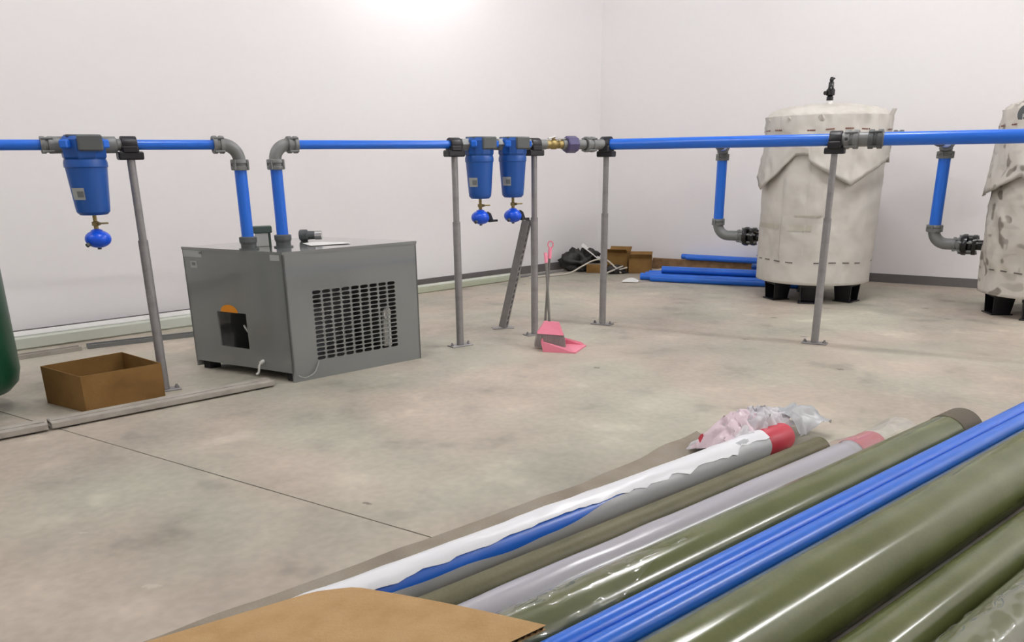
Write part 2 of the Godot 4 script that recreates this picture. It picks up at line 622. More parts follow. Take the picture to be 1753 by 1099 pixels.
func elbow(at: Vector3, turn: float, corner: Vector3, d0: Vector3, d1: Vector3, bend_r: float, r: float, leg: float, label: String, leg2 := -1.0) -> Node3D:
	var t := thing("pipe_elbow", label, "elbow", at, turn)
	var st := mb()
	var p0 := corner - d0 * (bend_r + leg)
	var path := [p0]
	path.append_array(bend(corner - d0 * bend_r, d0, d1, bend_r))
	var end: float = bend_r + (leg if leg2 < 0 else leg2)
	path.append(corner + d1 * end)
	tube(st, path, r + 0.006, 24)
	obj("bend", st, M.fitting, t)
	collar(t, p0 + d0 * 0.03, d0, r + 0.004, 0.07, M.fitting)
	collar(t, corner + d1 * (end - 0.03), d1, r + 0.004, 0.07, M.fitting)
	return t

func inline_filter(s: float, big: bool, lever: bool, label: String) -> void:
	# local x runs along the pipe, z towards the camera side
	var k := 0.93 if big else 0.86
	var t := thing("inline_air_filter", label, "filter", POST_A + Vector3(s, 0, 0).rotated(Vector3.UP, deg_to_rad(LEFT_TURN)), LEFT_TURN, "blue inline filters on the left run")
	var st := mb()
	# head: wide block with chamfered shoulders
	var w := 0.165 * k
	for q in [[-w, -0.05, 0.055], [w, -0.05, 0.055]]:
		pass
	var prof := [Vector2(0.0, PIPE_Y - 0.085), Vector2(0.128 * k, PIPE_Y - 0.085), Vector2(0.138 * k, PIPE_Y - 0.07), Vector2(0.142 * k, PIPE_Y + 0.03), Vector2(0.118 * k, PIPE_Y + 0.052), Vector2(0, PIPE_Y + 0.055)]
	lathe(st, prof, Transform3D(Basis(Vector3.UP, 0.39 if big else 0.26), Vector3.ZERO), 8 if big else 12, true)
	obj("head", st, M.blue_coat, t)
	st = mb()
	at_box(st, Vector3(0.0, PIPE_Y + 0.052, 0), Vector3(0.2 * k, 0.016, 0.16 * k), 0.006)
	at_box(st, Vector3(0.03 * k, PIPE_Y + 0.01, 0.135 * k), Vector3(0.15 * k, 0.095, 0.03), 0.01)
	obj("head_plate", st, M.fitting_dark, t, "dark grey plate on the filter head")
	for sx in [-1, 1]:
		st = mb()
		at_box(st, Vector3(sx * 0.115 * k, PIPE_Y + 0.004, 0.1 * k), Vector3(0.055 * k, 0.05, 0.05), 0.008, sx * 30.0)
		obj("head_lug", st, M.blue, t)
		st = mb()
		lathe(st, [Vector2(0.0, 0), Vector2(0.05, 0), Vector2(0.05, 0.09 * k), Vector2(0.036, 0.1 * k), Vector2(0.036, 0.13 * k)], along(Vector3(sx * 0.11 * k, PIPE_Y, 0), Vector3(sx, 0, 0)), 6 if not big else 20, not big)
		obj("port", st, M.fitting, t)
	st = mb()
	var y1 := PIPE_Y - 0.085
	var y0 := 1.195
	lathe(st, [Vector2(0, y0), Vector2(0.085 * k, y0), Vector2(0.104 * k, y0 + 0.018), Vector2(0.108 * k, y0 + 0.05), Vector2(0.128 * k, y1 - 0.05), Vector2(0.134 * k, y1 - 0.045), Vector2(0.134 * k, y1 - 0.02), Vector2(0.128 * k, y1)], Transform3D.IDENTITY, 36)
	obj("bowl", st, M.blue_coat, t)
	# name plate bent round the bowl
	st = mb()
	var ang0 := deg_to_rad(88.0 if big else 106.0)
	var yl := y0 + 0.13
	var rr := 0.1165 * k
	for i in 6:
		var a := ang0 + 0.13 * i + 0.45
		var b := a + 0.13
		st.set_smooth_group(1)
		quad(st, Vector3(cos(a) * rr, yl - 0.035, sin(a) * rr), Vector3(cos(b) * rr, yl - 0.035, sin(b) * rr), Vector3(cos(b) * (rr + 0.006), yl + 0.035, sin(b) * (rr + 0.006)), Vector3(cos(a) * (rr + 0.006), yl + 0.035, sin(a) * (rr + 0.006)))
	var plate := obj("name_plate", st, M.label, t, "pale name plate")
	st = mb()
	for i in 3:
		var a: float = ang0 + 0.12 * i + 0.5
		var b: float = a + 0.12
		var q := rr + 0.004
		quad(st, Vector3(cos(a) * q, yl - 0.02, sin(a) * q), Vector3(cos(b) * q, yl - 0.02, sin(b) * q), Vector3(cos(b) * (q + 0.003), yl + 0.016, sin(b) * (q + 0.003)), Vector3(cos(a) * (q + 0.003), yl + 0.016, sin(a) * (q + 0.003)))
	obj("print", st, M.ink, plate)
	# brass drain cock
	st = mb()
	lathe(st, [Vector2(0, 1.105), Vector2(0.014, 1.105), Vector2(0.014, 1.125), Vector2(0.022, 1.128), Vector2(0.022, 1.15), Vector2(0.012, 1.155), Vector2(0.012, 1.198)], Transform3D.IDENTITY, 8, true)
	rod(st, Vector3(0, 1.14, 0), Vector3(0.02, 1.14, 0.03), 0.01, 8)
	var cock := obj("drain_cock", st, M.brass, t, "brass drain cock")
	st = mb()
	at_box(st, Vector3(0.04, 1.142, 0.035), Vector3(0.06, 0.01, 0.016), 0.003)
	obj("lever", st, M.brass, cock)
	# blue float drain
	st = mb()
	var ball := []
	for i in 13:
		var a := -PI / 2 + PI * i / 12
		ball.append(Vector2(0.078 * cos(a) if i > 0 and i < 12 else 0.0, 1.045 + 0.056 * sin(a)))
	lathe(st, ball, Transform3D.IDENTITY, 28)
	lathe(st, [Vector2(0, 1.08), Vector2(0.034, 1.08), Vector2(0.034, 1.1), Vector2(0.018, 1.108), Vector2(0, 1.108)], Transform3D.IDENTITY, 16)
	var fl := obj("float_drain", st, M.blue_ball, t, "bright blue round float drain")
	st = mb()
	rod(st, Vector3(0, 0.995, 0), Vector3(0, 0.98, 0), 0.012, 10)
	obj("drain_plug", st, M.fitting_dark, fl)
	st = mb()
	rod(st, Vector3(-0.055, 1.02, 0.03), Vector3(-0.075, 1.01, 0.04), 0.013, 10)
	obj("drain_nipple", st, M.fitting_dark, fl)
	if lever:
		st = mb()
		var o := Vector3(0.0, 1.045, 0.0)
		face(st, [o + Vector3(0.03, 0.05, 0.05), o + Vector3(0.075, 0.03, 0.03), o + Vector3(0.1, -0.03, 0.03), o + Vector3(0.05, -0.035, 0.055)], o)
		face(st, [o + Vector3(0.03, 0.05, 0.062), o + Vector3(0.075, 0.03, 0.042), o + Vector3(0.1, -0.03, 0.042), o + Vector3(0.05, -0.035, 0.067)], o)
		bbox(st, Transform3D(Basis(Vector3.UP, 0.2), o + Vector3(0.1, -0.03, 0.03)), Vector3(0.1, 0.018, 0.02), 0.004)
		obj("bracket", st, M.black, fl, "black bracket beside the float drain")

func make_runs() -> void:
	var A := POST_A
	var L := LEFT_TURN
	var lx := Vector3(1, 0, 0).rotated(Vector3.UP, deg_to_rad(L))
	post(A, L, 0.031, "leftmost grey post, beside the open cardboard box")
	post(A + lx * 2.362, L, 0.031, "grey post right of the dryer, left of the twin filters")
	post(A + lx * 3.13, L, 0.031, "grey post right of the twin filters with the strut leaning on it")
	post(POST_D, RIGHT_TURN, 0.045, "grey post at the bend in front of the room corner")
	post(POST_D + Vector3(1.915, 0, 0).rotated(Vector3.UP, deg_to_rad(RIGHT_TURN)), RIGHT_TURN, 0.045, "rightmost grey post, in front of the wrapped tank")
	run_pipe(A, L, -2.6, -0.47, 0.031, "blue pipe at the left edge leading to the single filter")
	inline_filter(-0.262, true, false, "single blue inline filter at the far left of the run")
	var t := thing("pipe_coupling", "grey coupling on the left side of the single filter", "coupling", A, L)
	collar(t, Vector3(-0.455, PIPE_Y, 0), Vector3.RIGHT, 0.033, 0.07, M.fitting)
	var st := mb()
	rod(st, Vector3(-0.49, PIPE_Y, 0), Vector3(-0.39, PIPE_Y, 0), 0.04, 20)
	obj("sleeve", st, M.fitting, t)
	run_pipe(A, L, -0.1, 0.56, 0.031, "blue pipe between the leftmost post and the first elbow")
	elbow(A, L, Vector3(0.682, PIPE_Y, 0), Vector3.RIGHT, Vector3.DOWN, 0.1, 0.036, 0.06, "grey elbow turning down to the dryer inlet, left of the pair")
	elbow(A, L, Vector3(0.93, PIPE_Y, 0), Vector3.LEFT, Vector3.DOWN, 0.1, 0.036, 0.06, "grey elbow turning up from the dryer outlet, right of the pair")
	for q in [[0.682, "left blue upright pipe standing on the dryer top"], [0.93, "right blue upright pipe standing on the dryer top"]]:
		t = thing("blue_upright_pipe", q[1], "pipe", A + lx * q[0], L, "blue uprights on the dryer")
		st = mb()
		pipe(st, Vector3(0, 0.97, 0), Vector3(0, PIPE_Y - 0.12, 0), 0.041, 0.004)
		obj("tube", st, M.blue, t)
	run_pipe(A, L, 1.06, 2.45, 0.031, "blue pipe between the dryer elbow and the twin filters")
	inline_filter(2.592, false, true, "left one of the twin blue inline filters")
	inline_filter(2.912, false, true, "right one of the twin blue inline filters")
	# shut-off valve and union between the third and fourth posts
	t = thing("shut_off_valve", "brass ball valve with silver lever beside the violet union", "valve", A + lx * 3.33, L)
	st = mb()
	lathe(st, [Vector2(0, -0.09), Vector2(0.036, -0.09), Vector2(0.036, -0.045), Vector2(0.028, -0.04), Vector2(0.04, -0.015), Vector2(0.04, 0.02), Vector2(0.028, 0.045), Vector2(0.034, 0.05), Vector2(0.034, 0.1), Vector2(0, 0.1)], along(Vector3(0, PIPE_Y, 0), Vector3.RIGHT), 14)
	rod(st, Vector3(0, PIPE_Y, 0), Vector3(0, PIPE_Y + 0.055, 0), 0.013, 10)
	obj("body", st, M.brass, t)
	st = mb()
	bbox(st, Transform3D(Basis(Vector3.FORWARD, -0.25), Vector3(-0.02, PIPE_Y + 0.055, 0)), Vector3(0.07, 0.012, 0.03), 0.003)
	at_box(st, Vector3(0.09, PIPE_Y + 0.045, 0), Vector3(0.17, 0.014, 0.028), 0.004)
	obj("lever", st, M.chrome, t)
	t = thing("pipe_nipple", "grey pipe stub between the third post and the brass valve", "fitting", A, L)
	st = mb()
	pipe(st, Vector3(3.02, PIPE_Y, 0), Vector3(3.25, PIPE_Y, 0), 0.04, 0.006, 20)
	obj("sleeve", st, M.fitting, t)
	t = thing("pipe_union", "grey union with a violet ring between two posts", "fitting", A, L)
	st = mb()
	pipe(st, Vector3(3.42, PIPE_Y, 0), Vector3(3.76, PIPE_Y, 0), 0.04, 0.006, 24)
	obj("sleeve", st, M.fitting, t)
	st = mb()
	lathe(st, [Vector2(0.04, -0.055), Vector2(0.062, -0.055), Vector2(0.07, -0.047), Vector2(0.07, 0.047), Vector2(0.062, 0.055), Vector2(0.04, 0.055)], along(Vector3(3.515, PIPE_Y, 0), Vector3.RIGHT), 8, true)
	obj("ring", st, M.violet, t, "violet ring")
	collar(t, Vector3(3.72, PIPE_Y, 0), Vector3.RIGHT, 0.047, 0.1, M.fitting)
	# bend at the fourth post
	t = thing("corner_elbow", "grey bend inside the clamp of the corner post", "elbow", Vector3.ZERO, 0.0)
	st = mb()
	var rx := Vector3(1, 0, 0).rotated(Vector3.UP, deg_to_rad(RIGHT_TURN))
	var pd := POST_D + Vector3(0, PIPE_Y, 0)
	tube(st, smooth_path([pd - lx * 0.16, pd - lx * 0.06, pd + rx * 0.02, pd + rx * 0.1], 5), 0.044, 24)
	obj("bend", st, M.fitting, t)
	run_pipe(POST_D, RIGHT_TURN, 0.02, 2.0, 0.046, "thick blue pipe between the corner post and the rightmost post")
	run_pipe(POST_D, RIGHT_TURN, 2.2, 5.2, 0.049, "thick blue pipe leaving past the right edge")
	t = thing("pipe_coupling", "long grey bolted coupling right of the rightmost clamp", "coupling", POST_D, RIGHT_TURN)
	st = mb()
	pipe(st, Vector3(1.96, PIPE_Y, 0), Vector3(2.26, PIPE_Y, 0), 0.054, 0.008, 24)
	obj("sleeve", st, M.fitting, t)
	collar(t, Vector3(2.03, PIPE_Y, 0), Vector3.RIGHT, 0.053, 0.1, M.fitting)
	collar(t, Vector3(2.2, PIPE_Y, 0), Vector3.RIGHT, 0.053, 0.1, M.fitting_dark)
	st = mb()
	lathe(st, [Vector2(0, 0.05), Vector2(0.02, 0.05), Vector2(0.02, 0.075), Vector2(0.011, 0.075), Vector2(0.009, 0.06), Vector2(0, 0.06)], along(Vector3(2.0, PIPE_Y, 0.012), Vector3(0, 0, 1)), 16)
	obj("bolt_boss", st, M.fitting, t)

# branch from the main run back to a tank, down and into its side
func branch(main_s: float, tank: Vector3, out: float, which: String) -> void:
	var m := POST_D + Vector3(main_s, 0, 0).rotated(Vector3.UP, deg_to_rad(RIGHT_TURN)) + Vector3(0, PIPE_Y - 0.012, 0)
	var c := tank - WALL_R * out + Vector3(0, PIPE_Y - 0.012, 0)
	var d := (c - m)
	d.y = 0
	d = d.normalized()
	var t := thing("branch_pipe", "blue branch pipe running back from the main run to the " + which, "pipe")
	var st := mb()
	pipe(st, m + d * 0.12, c - d * 0.14, 0.046, 0.004, 24)
	obj("tube", st, M.blue, t)
	st = mb()
	rod(st, m + d * 0.03, m + d * 0.14, 0.052, 20)
	obj("saddle", st, M.fitting, t)
	elbow(Vector3.ZERO, 0.0, c, d, Vector3.DOWN, 0.09, 0.052, 0.05, "upper grey elbow of the branch to the " + which)
	t = thing("blue_drop_pipe", "blue drop pipe beside the " + which, "pipe", Vector3(c.x, 0, c.z))
	st = mb()
	pipe(st, Vector3(0, 0.8, 0), Vector3(0, PIPE_Y - 0.14, 0), 0.056, 0.004)
	obj("tube", st, M.blue, t)
	var low := Vector3(c.x, 0.63, c.z)
	elbow(Vector3.ZERO, 0.0, low, Vector3.DOWN, WALL_R, 0.13, 0.05, 0.05, "lower grey elbow of the branch to the " + which, out - 0.80 - 0.13)
	t = thing("flange_valve", "black flanged valve at the side of the " + which, "valve", Vector3(c.x, 0, c.z))
	st = mb()
	var o := Vector3(0, 0.63, 0) + WALL_R * (out - 0.80)
	var l := 0.2
	lathe(st, [Vector2(0, 0), Vector2(0.06, 0), Vector2(0.095, 0.01), Vector2(0.105, 0.03), Vector2(0.105, 0.06), Vector2(0.07, 0.075), Vector2(0.07, 0.1), Vector2(0.1, 0.11), Vector2(0.1, 0.145), Vector2(0.05, 0.15), Vector2(0.05, l), Vector2(0, l)], along(o, WALL_R), 20)
	obj("body", st, M.black_gloss, t)
	var xf := along(o, WALL_R)
	for k in 6:
		st = mb()
		var a := TAU * k / 6 + 0.3
		rod(st, xf * Vector3(cos(a) * 0.088, -0.012, sin(a) * 0.088), xf * Vector3(cos(a) * 0.088, 0.16, sin(a) * 0.088), 0.011, 6)
		obj("bolt", st, M.fitting, t)

# ------------------------------------------------------------------ the grey dryer
const DRY_O := Vector3(-1.545, 0, -5.551)
const DRY_1 := Vector3(0.7596, 0, -0.6504)     # along the grille side
const DRY_2 := Vector3(-0.8740, 0, -0.4859)    # along the front panel
const DRY_L1 := 1.09
const DRY_L2 := 0.99
const DRY_H := 0.915

func dp(a: float, y: float, b: float) -> Vector3:
	return DRY_1 * a + DRY_2 * b + Vector3(0, y, 0)

func slab(st: SurfaceTool, a0: float, a1: float, y0: float, y1: float, b0: float, b1: float) -> void:
	prism(st, [dp(a0, 0, b0), dp(a1, 0, b0), dp(a1, 0, b1), dp(a0, 0, b1)], y0, y1)

func make_dryer() -> void:
	var t := thing("air_dryer", "grey sheet-metal refrigerated air dryer with a perforated side grille", "dryer", DRY_O)
	var st := mb()
	var w := 0.012
	# front panel with its square opening (a = 0 side): four pieces round the hole
	var by0 := 0.203
	var by1 := 0.462
	var bb0 := 0.41
	var bb1 := 0.705
	slab(st, 0, w, 0.066, by0, 0.0, DRY_L2)
	slab(st, 0, w, by1, DRY_H - 0.006, 0.0, DRY_L2)
	slab(st, 0, w, by0, by1, 0.0, bb0)
	slab(st, 0, w, by0, by1, bb1, DRY_L2)
	obj("front_panel", st, M.dryer, t)
	st = mb()
	slab(st, 0, DRY_L1, 0.02, DRY_H - 0.006, DRY_L2 - w, DRY_L2)
	slab(st, DRY_L1 - w, DRY_L1, 0.0, DRY_H - 0.006, 0, DRY_L2)
	obj("rear_panel", st, M.dryer, t)
	# grille side (b = 0): plain sheet round a field of 9 x 16 oval slots
	var ga0 := 0.19
	var ga1 := 0.888
	var gy0 := 0.13
	var gy1 := 0.636
	st = mb()
	slab(st, 0, DRY_L1, 0.0, gy0, 0.0, w)
	slab(st, 0, DRY_L1, gy1, DRY_H - 0.006, 0.0, w)
	slab(st, 0, ga0, gy0, gy1, 0.0, w)
	slab(st, ga1, DRY_L1, gy0, gy1, 0.0, w)
	obj("side_panel", st, M.dryer, t)
	st = mb()
	var nc := 9
	var nr := 16
	var cw := (ga1 - ga0) / nc
	var ch := (gy1 - gy0) / nr
	var rim := [[-1, -1], [-0.5, -1], [0, -1], [0.5, -1], [1, -1], [1, 0], [1, 1], [0.5, 1], [0, 1], [-0.5, 1], [-1, 1], [-1, 0]]
	for i in nc:
		for j in nr:
			var ca := ga0 + cw * (i + 0.5)
			var cy := gy0 + ch * (j + 0.5)
			var outer := []
			var hole := []
			var back := []
			for q in rim:
				outer.append(dp(ca + q[0] * cw / 2, cy + q[1] * ch / 2, 0))
				var an := atan2(float(q[1]), float(q[0]))
				var hx: float = sign(cos(an)) * pow(abs(cos(an)), 0.6) * cw * 0.45
				var hy: float = sign(sin(an)) * pow(abs(sin(an)), 0.6) * ch * 0.40
				hole.append(dp(ca + hx, cy + hy, 0))
				back.append(dp(ca + hx, cy + hy, w * 0.5))
			for k in rim.size():
				var n := (k + 1) % rim.size()
				face(st, [outer[k], outer[n], hole[n], hole[k]], dp(ca, cy, 0.2))
				face(st, [hole[k], hole[n], back[n], back[k]], dp(ca, cy, 0) + (hole[k] - dp(ca, cy, 0)) * 3.0)
	obj("grille", st, M.dryer, t, "perforated grille of oval slots")
	# what is seen inside
	st = mb()
	slab(st, 0.46, DRY_L1 - 0.03, 0.09, 0.7, 0.62, 0.68)
	obj("condenser_core", st, M.coil, t, "finned condenser core")
	st = mb()
	slab(st, 0.79, 0.85, 0.14, 0.41, 0.025, 0.04)
	lathe(st, [Vector2(0, 0.0), Vector2(0.045, 0.0), Vector2(0.045, 0.012), Vector2(0, 0.012)], along(dp(0.825, 0.39, 0.024), DRY_2), 16)
	obj("inner_bracket", st, M.pale_tube, t, "pale bracket behind the grille")
	st = mb()
	lathe(st, [Vector2(0, 0.086), Vector2(0.17, 0.09), Vector2(0.185, 0.14), Vector2(0.185, 0.38), Vector2(0.15, 0.47), Vector2(0.08, 0.51), Vector2(0, 0.52)], Transform3D(Basis(), dp(0.5, 0, 0.5)), 32)
	obj("compressor", st, M.compressor, t, "compressor pot inside the cabinet")
	st = mb()
	slab(st, 0.02, DRY_L1 - 0.02, 0.075, 0.085, 0.02, DRY_L2 - 0.02)
	obj("floor_pan", st, M.dryer, t)
	st = mb()
	tube(st, smooth_path([dp(0.06, 0.36, 0.52), dp(0.05, 0.34, 0.49), dp(0.05, 0.31, 0.46), dp(0.06, 0.28, 0.43)], 5), 0.008, 8)
	obj("pipe_line", st, M.pale_tube, t)
	# feet under the front panel
	for q in [[0.03, 0.03], [0.03, DRY_L2 - 0.1], [DRY_L1 - 0.12, DRY_L2 - 0.1]]:
		st = mb()
		slab(st, q[0], q[0] + 0.08, 0.0, 0.07, q[1], q[1] + 0.07)
		obj("foot", st, M.rubber, t)
	# lid
	st = mb()
	slab(st, -0.003, DRY_L1 + 0.003, DRY_H - 0.02, DRY_H, -0.003, DRY_L2 + 0.003)
	obj("lid", st, M.dryer, t)
	# sockets for the two uprights
	var inv := Transform3D(Basis(), DRY_O).affine_inverse()
	for s in [0.682, 0.93]:
		var p: Vector3 = inv * (POST_A + Vector3(s, 0, 0).rotated(Vector3.UP, deg_to_rad(LEFT_TURN)))
		st = mb()
		lathe(st, [Vector2(0.068, DRY_H), Vector2(0.068, DRY_H + 0.008), Vector2(0.052, DRY_H + 0.01), Vector2(0.052, DRY_H + 0.04), Vector2(0.056, DRY_H + 0.043), Vector2(0.056, DRY_H + 0.05), Vector2(0.06, DRY_H + 0.053), Vector2(0.06, DRY_H + 0.085), Vector2(0.042, DRY_H + 0.09)], Transform3D(Basis(), p), 24)
		obj("socket", st, M.fitting_dark, t, "dark grey pipe socket on the lid")
	# stickers
	st = mb()
	slab(st, -0.002, 0.0, 0.845, 0.893, 0.79, 0.98)
	obj("rating_sticker", st, M.label, t, "pale rating sticker")
	st = mb()
	slab(st, -0.002, 0.0, 0.766, 0.816, 0.85, 0.918)
	obj("small_sticker", st, M.label, t)
	st = mb()
	slab(st, -0.003, -0.002, 0.785, 0.808, 0.865, 0.9)
	slab(st, -0.003, -0.002, 0.87, 0.886, 0.785, 0.815)
	obj("sticker_print", st, M.ink, t)
	st = mb()
	slab(st, -0.002, 0.0, 0.855, 0.896, 0.03, 0.115)
	obj("corner_sticker", st, M.label, t)
	st = mb()
	for i in 12:
		var a0 := PI * i / 12
		var a1 := PI * (i + 1) / 12
		face(st, [dp(-0.002, 0.462, 0.572), dp(-0.002, 0.462 + 0.055 * sin(a0), 0.572 + 0.088 * cos(a0)), dp(-0.002, 0.462 + 0.055 * sin(a1), 0.572 + 0.088 * cos(a1))], dp(0.3, 0.46, 0.57))
	obj("warning_sticker", st, M.orange, t, "orange round sticker above the opening")
	# drain hoses
	var h := thing("drain_hose", "thin pale drain hose from the dryer front to the floor channel", "hose", DRY_O)
	st = mb()
	tube(st, smooth_path([dp(-0.01, 0.128, 0.27), dp(-0.05, 0.11, 0.26), dp(-0.07, 0.06, 0.25), dp(-0.09, 0.05, 0.25)], 6), 0.008, 10)
	obj("tube", st, M.pale_tube, h)
	st = mb()
	rod(st, dp(0.0, 0.128, 0.285), dp(-0.035, 0.122, 0.265), 0.014, 10)
	obj("nut", st, M.paper, h)
	h = thing("clear_hose", "clear thin hose looping from the grille corner", "hose", DRY_O)
	st = mb()
	tube(st, smooth_path([dp(0.02, 0.05, -0.02), dp(0.06, 0.03, -0.03), dp(0.13, 0.05, -0.03), dp(0.17, 0.09, -0.02), dp(0.2, 0.13, -0.004)], 6), 0.004, 10)
	obj("tube", st, M.dull_tube, h)
	# loose things on the lid
	h = thing("loose_fitting", "grey hose coupling lying on the dryer lid", "fitting", Vector3(-1.55, DRY_H, -6.35), 5.0)
	st = mb()
	lathe(st, [Vector2(0, 0), Vector2(0.032, 0), Vector2(0.044, 0.01), Vector2(0.044, 0.06), Vector2(0.032, 0.07), Vector2(0.03, 0.15), Vector2(0, 0.15)], along(Vector3(-0.07, 0.044, 0), Vector3.RIGHT), 18)
	obj("body", st, M.fitting_dark, h)
	st = mb()
	lathe(st, [Vector2(0.0, 0.12), Vector2(0.034, 0.12), Vector2(0.034, 0.17), Vector2(0.02, 0.172), Vector2(0, 0.172)], along(Vector3(-0.07, 0.044, 0), Vector3.RIGHT), 18)
	obj("cap", st, M.chrome, h)
	h = thing("valve_block", "green-grey valve block on a white bracket on the dryer lid", "valve", Vector3(-1.8, DRY_H, -5.98), 20.0)
	st = mb()
	at_box(st, Vector3(0, 0.12, 0), Vector3(0.15, 0.05, 0.06), 0.006)
	rod(st, Vector3(0.055, 0, 0), Vector3(0.055, 0.1, 0), 0.01, 8)
	obj("block", st, paint(84, 100, 88, 0.5), h)
	st = mb()
	at_box(st, Vector3(0, 0.048, 0), Vector3(0.09, 0.096, 0.05), 0.004)
	obj("bracket", st, M.pale_tube, h)
	h = thing("paper_sheet", "white sheet of paper lying on the dryer lid", "paper", Vector3(-1.36, DRY_H + 0.001, -6.1), 30.0)
	st = mb()
	sheet(st, 6, 4, func(u, v): return Vector3((u - 0.5) * 0.3, 0.004 + 0.006 * sin(u * 5.0) * v, (v - 0.5) * -0.21), 0.001)
	obj("leaf", st, M.paper, h)

# ------------------------------------------------------------------ wrapped tanks
func fold(p: Vector3) -> float:
	# crumpled sheet: ridges rather than waves
	noise.frequency = 1.6
	var a: float = 1.0 - 2.0 * abs(noise.get_noise_3dv(p))
	noise.frequency = 4.0
	var b: float = 1.0 - 2.0 * abs(noise.get_noise_3dv(p + Vector3(7, 3, 1)))
	return a * 0.6 + b * 0.4

func make_tank(at: Vector3, label: String, m: Material, seed: int, edge: Array, leg_turn: float, valve: bool) -> void:
	var t := thing("wrapped_air_tank", label, "tank", at, 0.0, "air tanks wrapped in white sheeting")
	noise.seed = seed
	var R := 0.6
	# skirt and body of the wrapping
	var st := mb()
	var seg := 110
	var rows := 54
	var off := Vector3(seed * 3.1, 0, 0)
	var g := []
	for i in rows + 1:
		var row := []
		var v := float(i) / rows
		var y := 0.205 + v * 1.66
		for j in seg:
			var a := TAU * j / seg
			var dir := Vector3(cos(a), 0, sin(a))
			var f := fold(Vector3(dir.x * 0.8, y * 0.9, dir.z * 0.8) + off)
			var amp := 0.01 if v < 0.17 else 0.016
			if seed == 9:
				amp *= 2.2
			if v > 0.9:
				amp = 0.06
			var r := R - 0.012 + (f - 0.4) * amp + v * 0.018
			row.append(Vector3(dir.x * r, y + (f - 0.5) * (0.03 if i > rows - 3 else 0.0), dir.z * r))
		g.append(row)
	# top of the wrapping: gathered dome
	for i in 12:
		var row := []
		var v := float(i + 1) / 12
		for j in seg:
			var a := TAU * j / seg
			var dir := Vector3(cos(a), 0, sin(a))
			var rad: float = (R + 0.006) * cos(v * PI / 2 * 0.98)
			var f := fold(Vector3(dir.x * (rad + 0.2), 2.0 + v, dir.z * (rad + 0.2)) * 1.6 + off)
			row.append(Vector3(dir.x * rad, 1.865 + sin(v * PI / 2) * 0.135 + (f - 0.4) * 0.055 * (1.0 - v * 0.7), dir.z * rad))
		g.append(row)
	st.set_smooth_group(1)
	for i in g.size() - 1:
		for j in seg:
			var k := (j + 1) % seg
			quad(st, g[i][j], g[i][k], g[i + 1][k], g[i + 1][j])
	for j in seg:
		tri(st, g[0][(j + 1) % seg], g[0][j], Vector3(0, 0.205, 0))
		tri(st, g[-1][j], g[-1][(j + 1) % seg], Vector3(0, 2.0, 0))
	obj("wrapping", st, m, t)
	# overlapping top sheet with a zigzag hem
	st = mb()
	var view := atan2(-at.z, -at.x)      # plan angle from the tank towards the room's middle
	st.set_smooth_group(1)
	var cols := 120
	var prev := []
	for j in cols + 1:
		var a := view - PI * 0.78 + PI * 1.56 * j / cols
		var x := -sin(a - view)      # -1 left .. 1 right as seen from the room
		var fr := cos(a - view)
		var ylow := 1.42
		if fr > 0:
			for k in edge.size() - 1:
				if x >= edge[k][0] and x <= edge[k + 1][0]:
					ylow = lerp(float(edge[k][1]), float(edge[k + 1][1]), (x - edge[k][0]) / max(edge[k + 1][0] - edge[k][0], 1e-4))
		var dir := Vector3(cos(a), 0, sin(a))
		var col := []
		for i in 13:
			var v := float(i) / 12
			var y: float = lerp(ylow, 1.88, v)
			var f := fold(Vector3(dir.x * 0.8, y * 0.9, dir.z * 0.8) + off)
			var loose: float = clamp((1.5 - y) / 0.35, 0, 1)
			var r: float = R + 0.012 + (f - 0.4) * 0.04 + loose * (1.0 - v) * 0.05 + 0.008
			col.append(Vector3(dir.x * r, y, dir.z * r))
		if j > 0:
			for i in 12:
				quad(st, prev[i], prev[i + 1], col[i + 1], col[i])
		# folded hem, giving the sheet an edge
			quad(st, prev[0], col[0], col[0] - dir * 0.02 + Vector3(0, 0.015, 0), prev[0] - dir * 0.02 + Vector3(0, 0.015, 0))
		prev = col
	obj("top_sheet", st, m, t, "loose top sheet with a zigzag hem")
	# rows of stitching
	for q in [[0.43, 26, M.stitch_dark, 0.022], [1.735, 22, M.stitch, 0.05]]:
		for k in q[1]:
			if (k * 7 + seed) % 5 == 0:
				continue
			var a0: float = TAU * k / q[1] + 0.1
			st = mb()
			st.set_smooth_group(1)
			for i in 4:
				var a := a0 + 0.032 * i
				var b := a + 0.032
				var ya: float = q[0] + 0.006 * sin(a * 5.0)
				var fo := fold(Vector3(cos(a) * 0.8, ya * 0.9, sin(a) * 0.8) + off)
				var ra: float = (R - 0.002 + (fo - 0.4) * 0.016) if ya < 1.0 else (R + 0.026 + (fo - 0.4) * 0.04)
				quad(st, Vector3(cos(a) * ra, ya, sin(a) * ra), Vector3(cos(b) * ra, ya, sin(b) * ra), Vector3(cos(b) * ra, ya + 0.012, sin(b) * ra), Vector3(cos(a) * ra, ya + 0.012, sin(a) * ra))
			obj("stitch", st, q[2], t)
	# black legs: tapered channels
	for deg in [48.0, 111.0, 166.0, 285.0]:
		var a := deg_to_rad(deg + leg_turn)
		var b := Basis(Vector3.UP, -a + PI / 2)      # local z points outwards
		st = mb()
		var y1 := 0.3
		var inside := b * Vector3(0, 0.15, 0.4)
		for s in [-1.0, 1.0]:
			var pts := []
			for q in [[0.10, 0.0, 0.34], [0.10, 0.0, 0.5], [0.125, y1, 0.52], [0.125, y1, 0.3]]:
				pts.append(b * Vector3(s * q[0] * 0.9, q[1], q[2]))
			var pin := []
			for q in pts:
				pin.append(q - b * Vector3(s * 0.012, 0, 0))
			face(st, pts, inside)
			face(st, pin, (pts[0] + pts[2]) / 2 + b * Vector3(s * 0.2, 0, 0))
			for i in 4:
				var j := (i + 1) % 4
				quad(st, pts[i], pts[j], pin[j], pin[i])
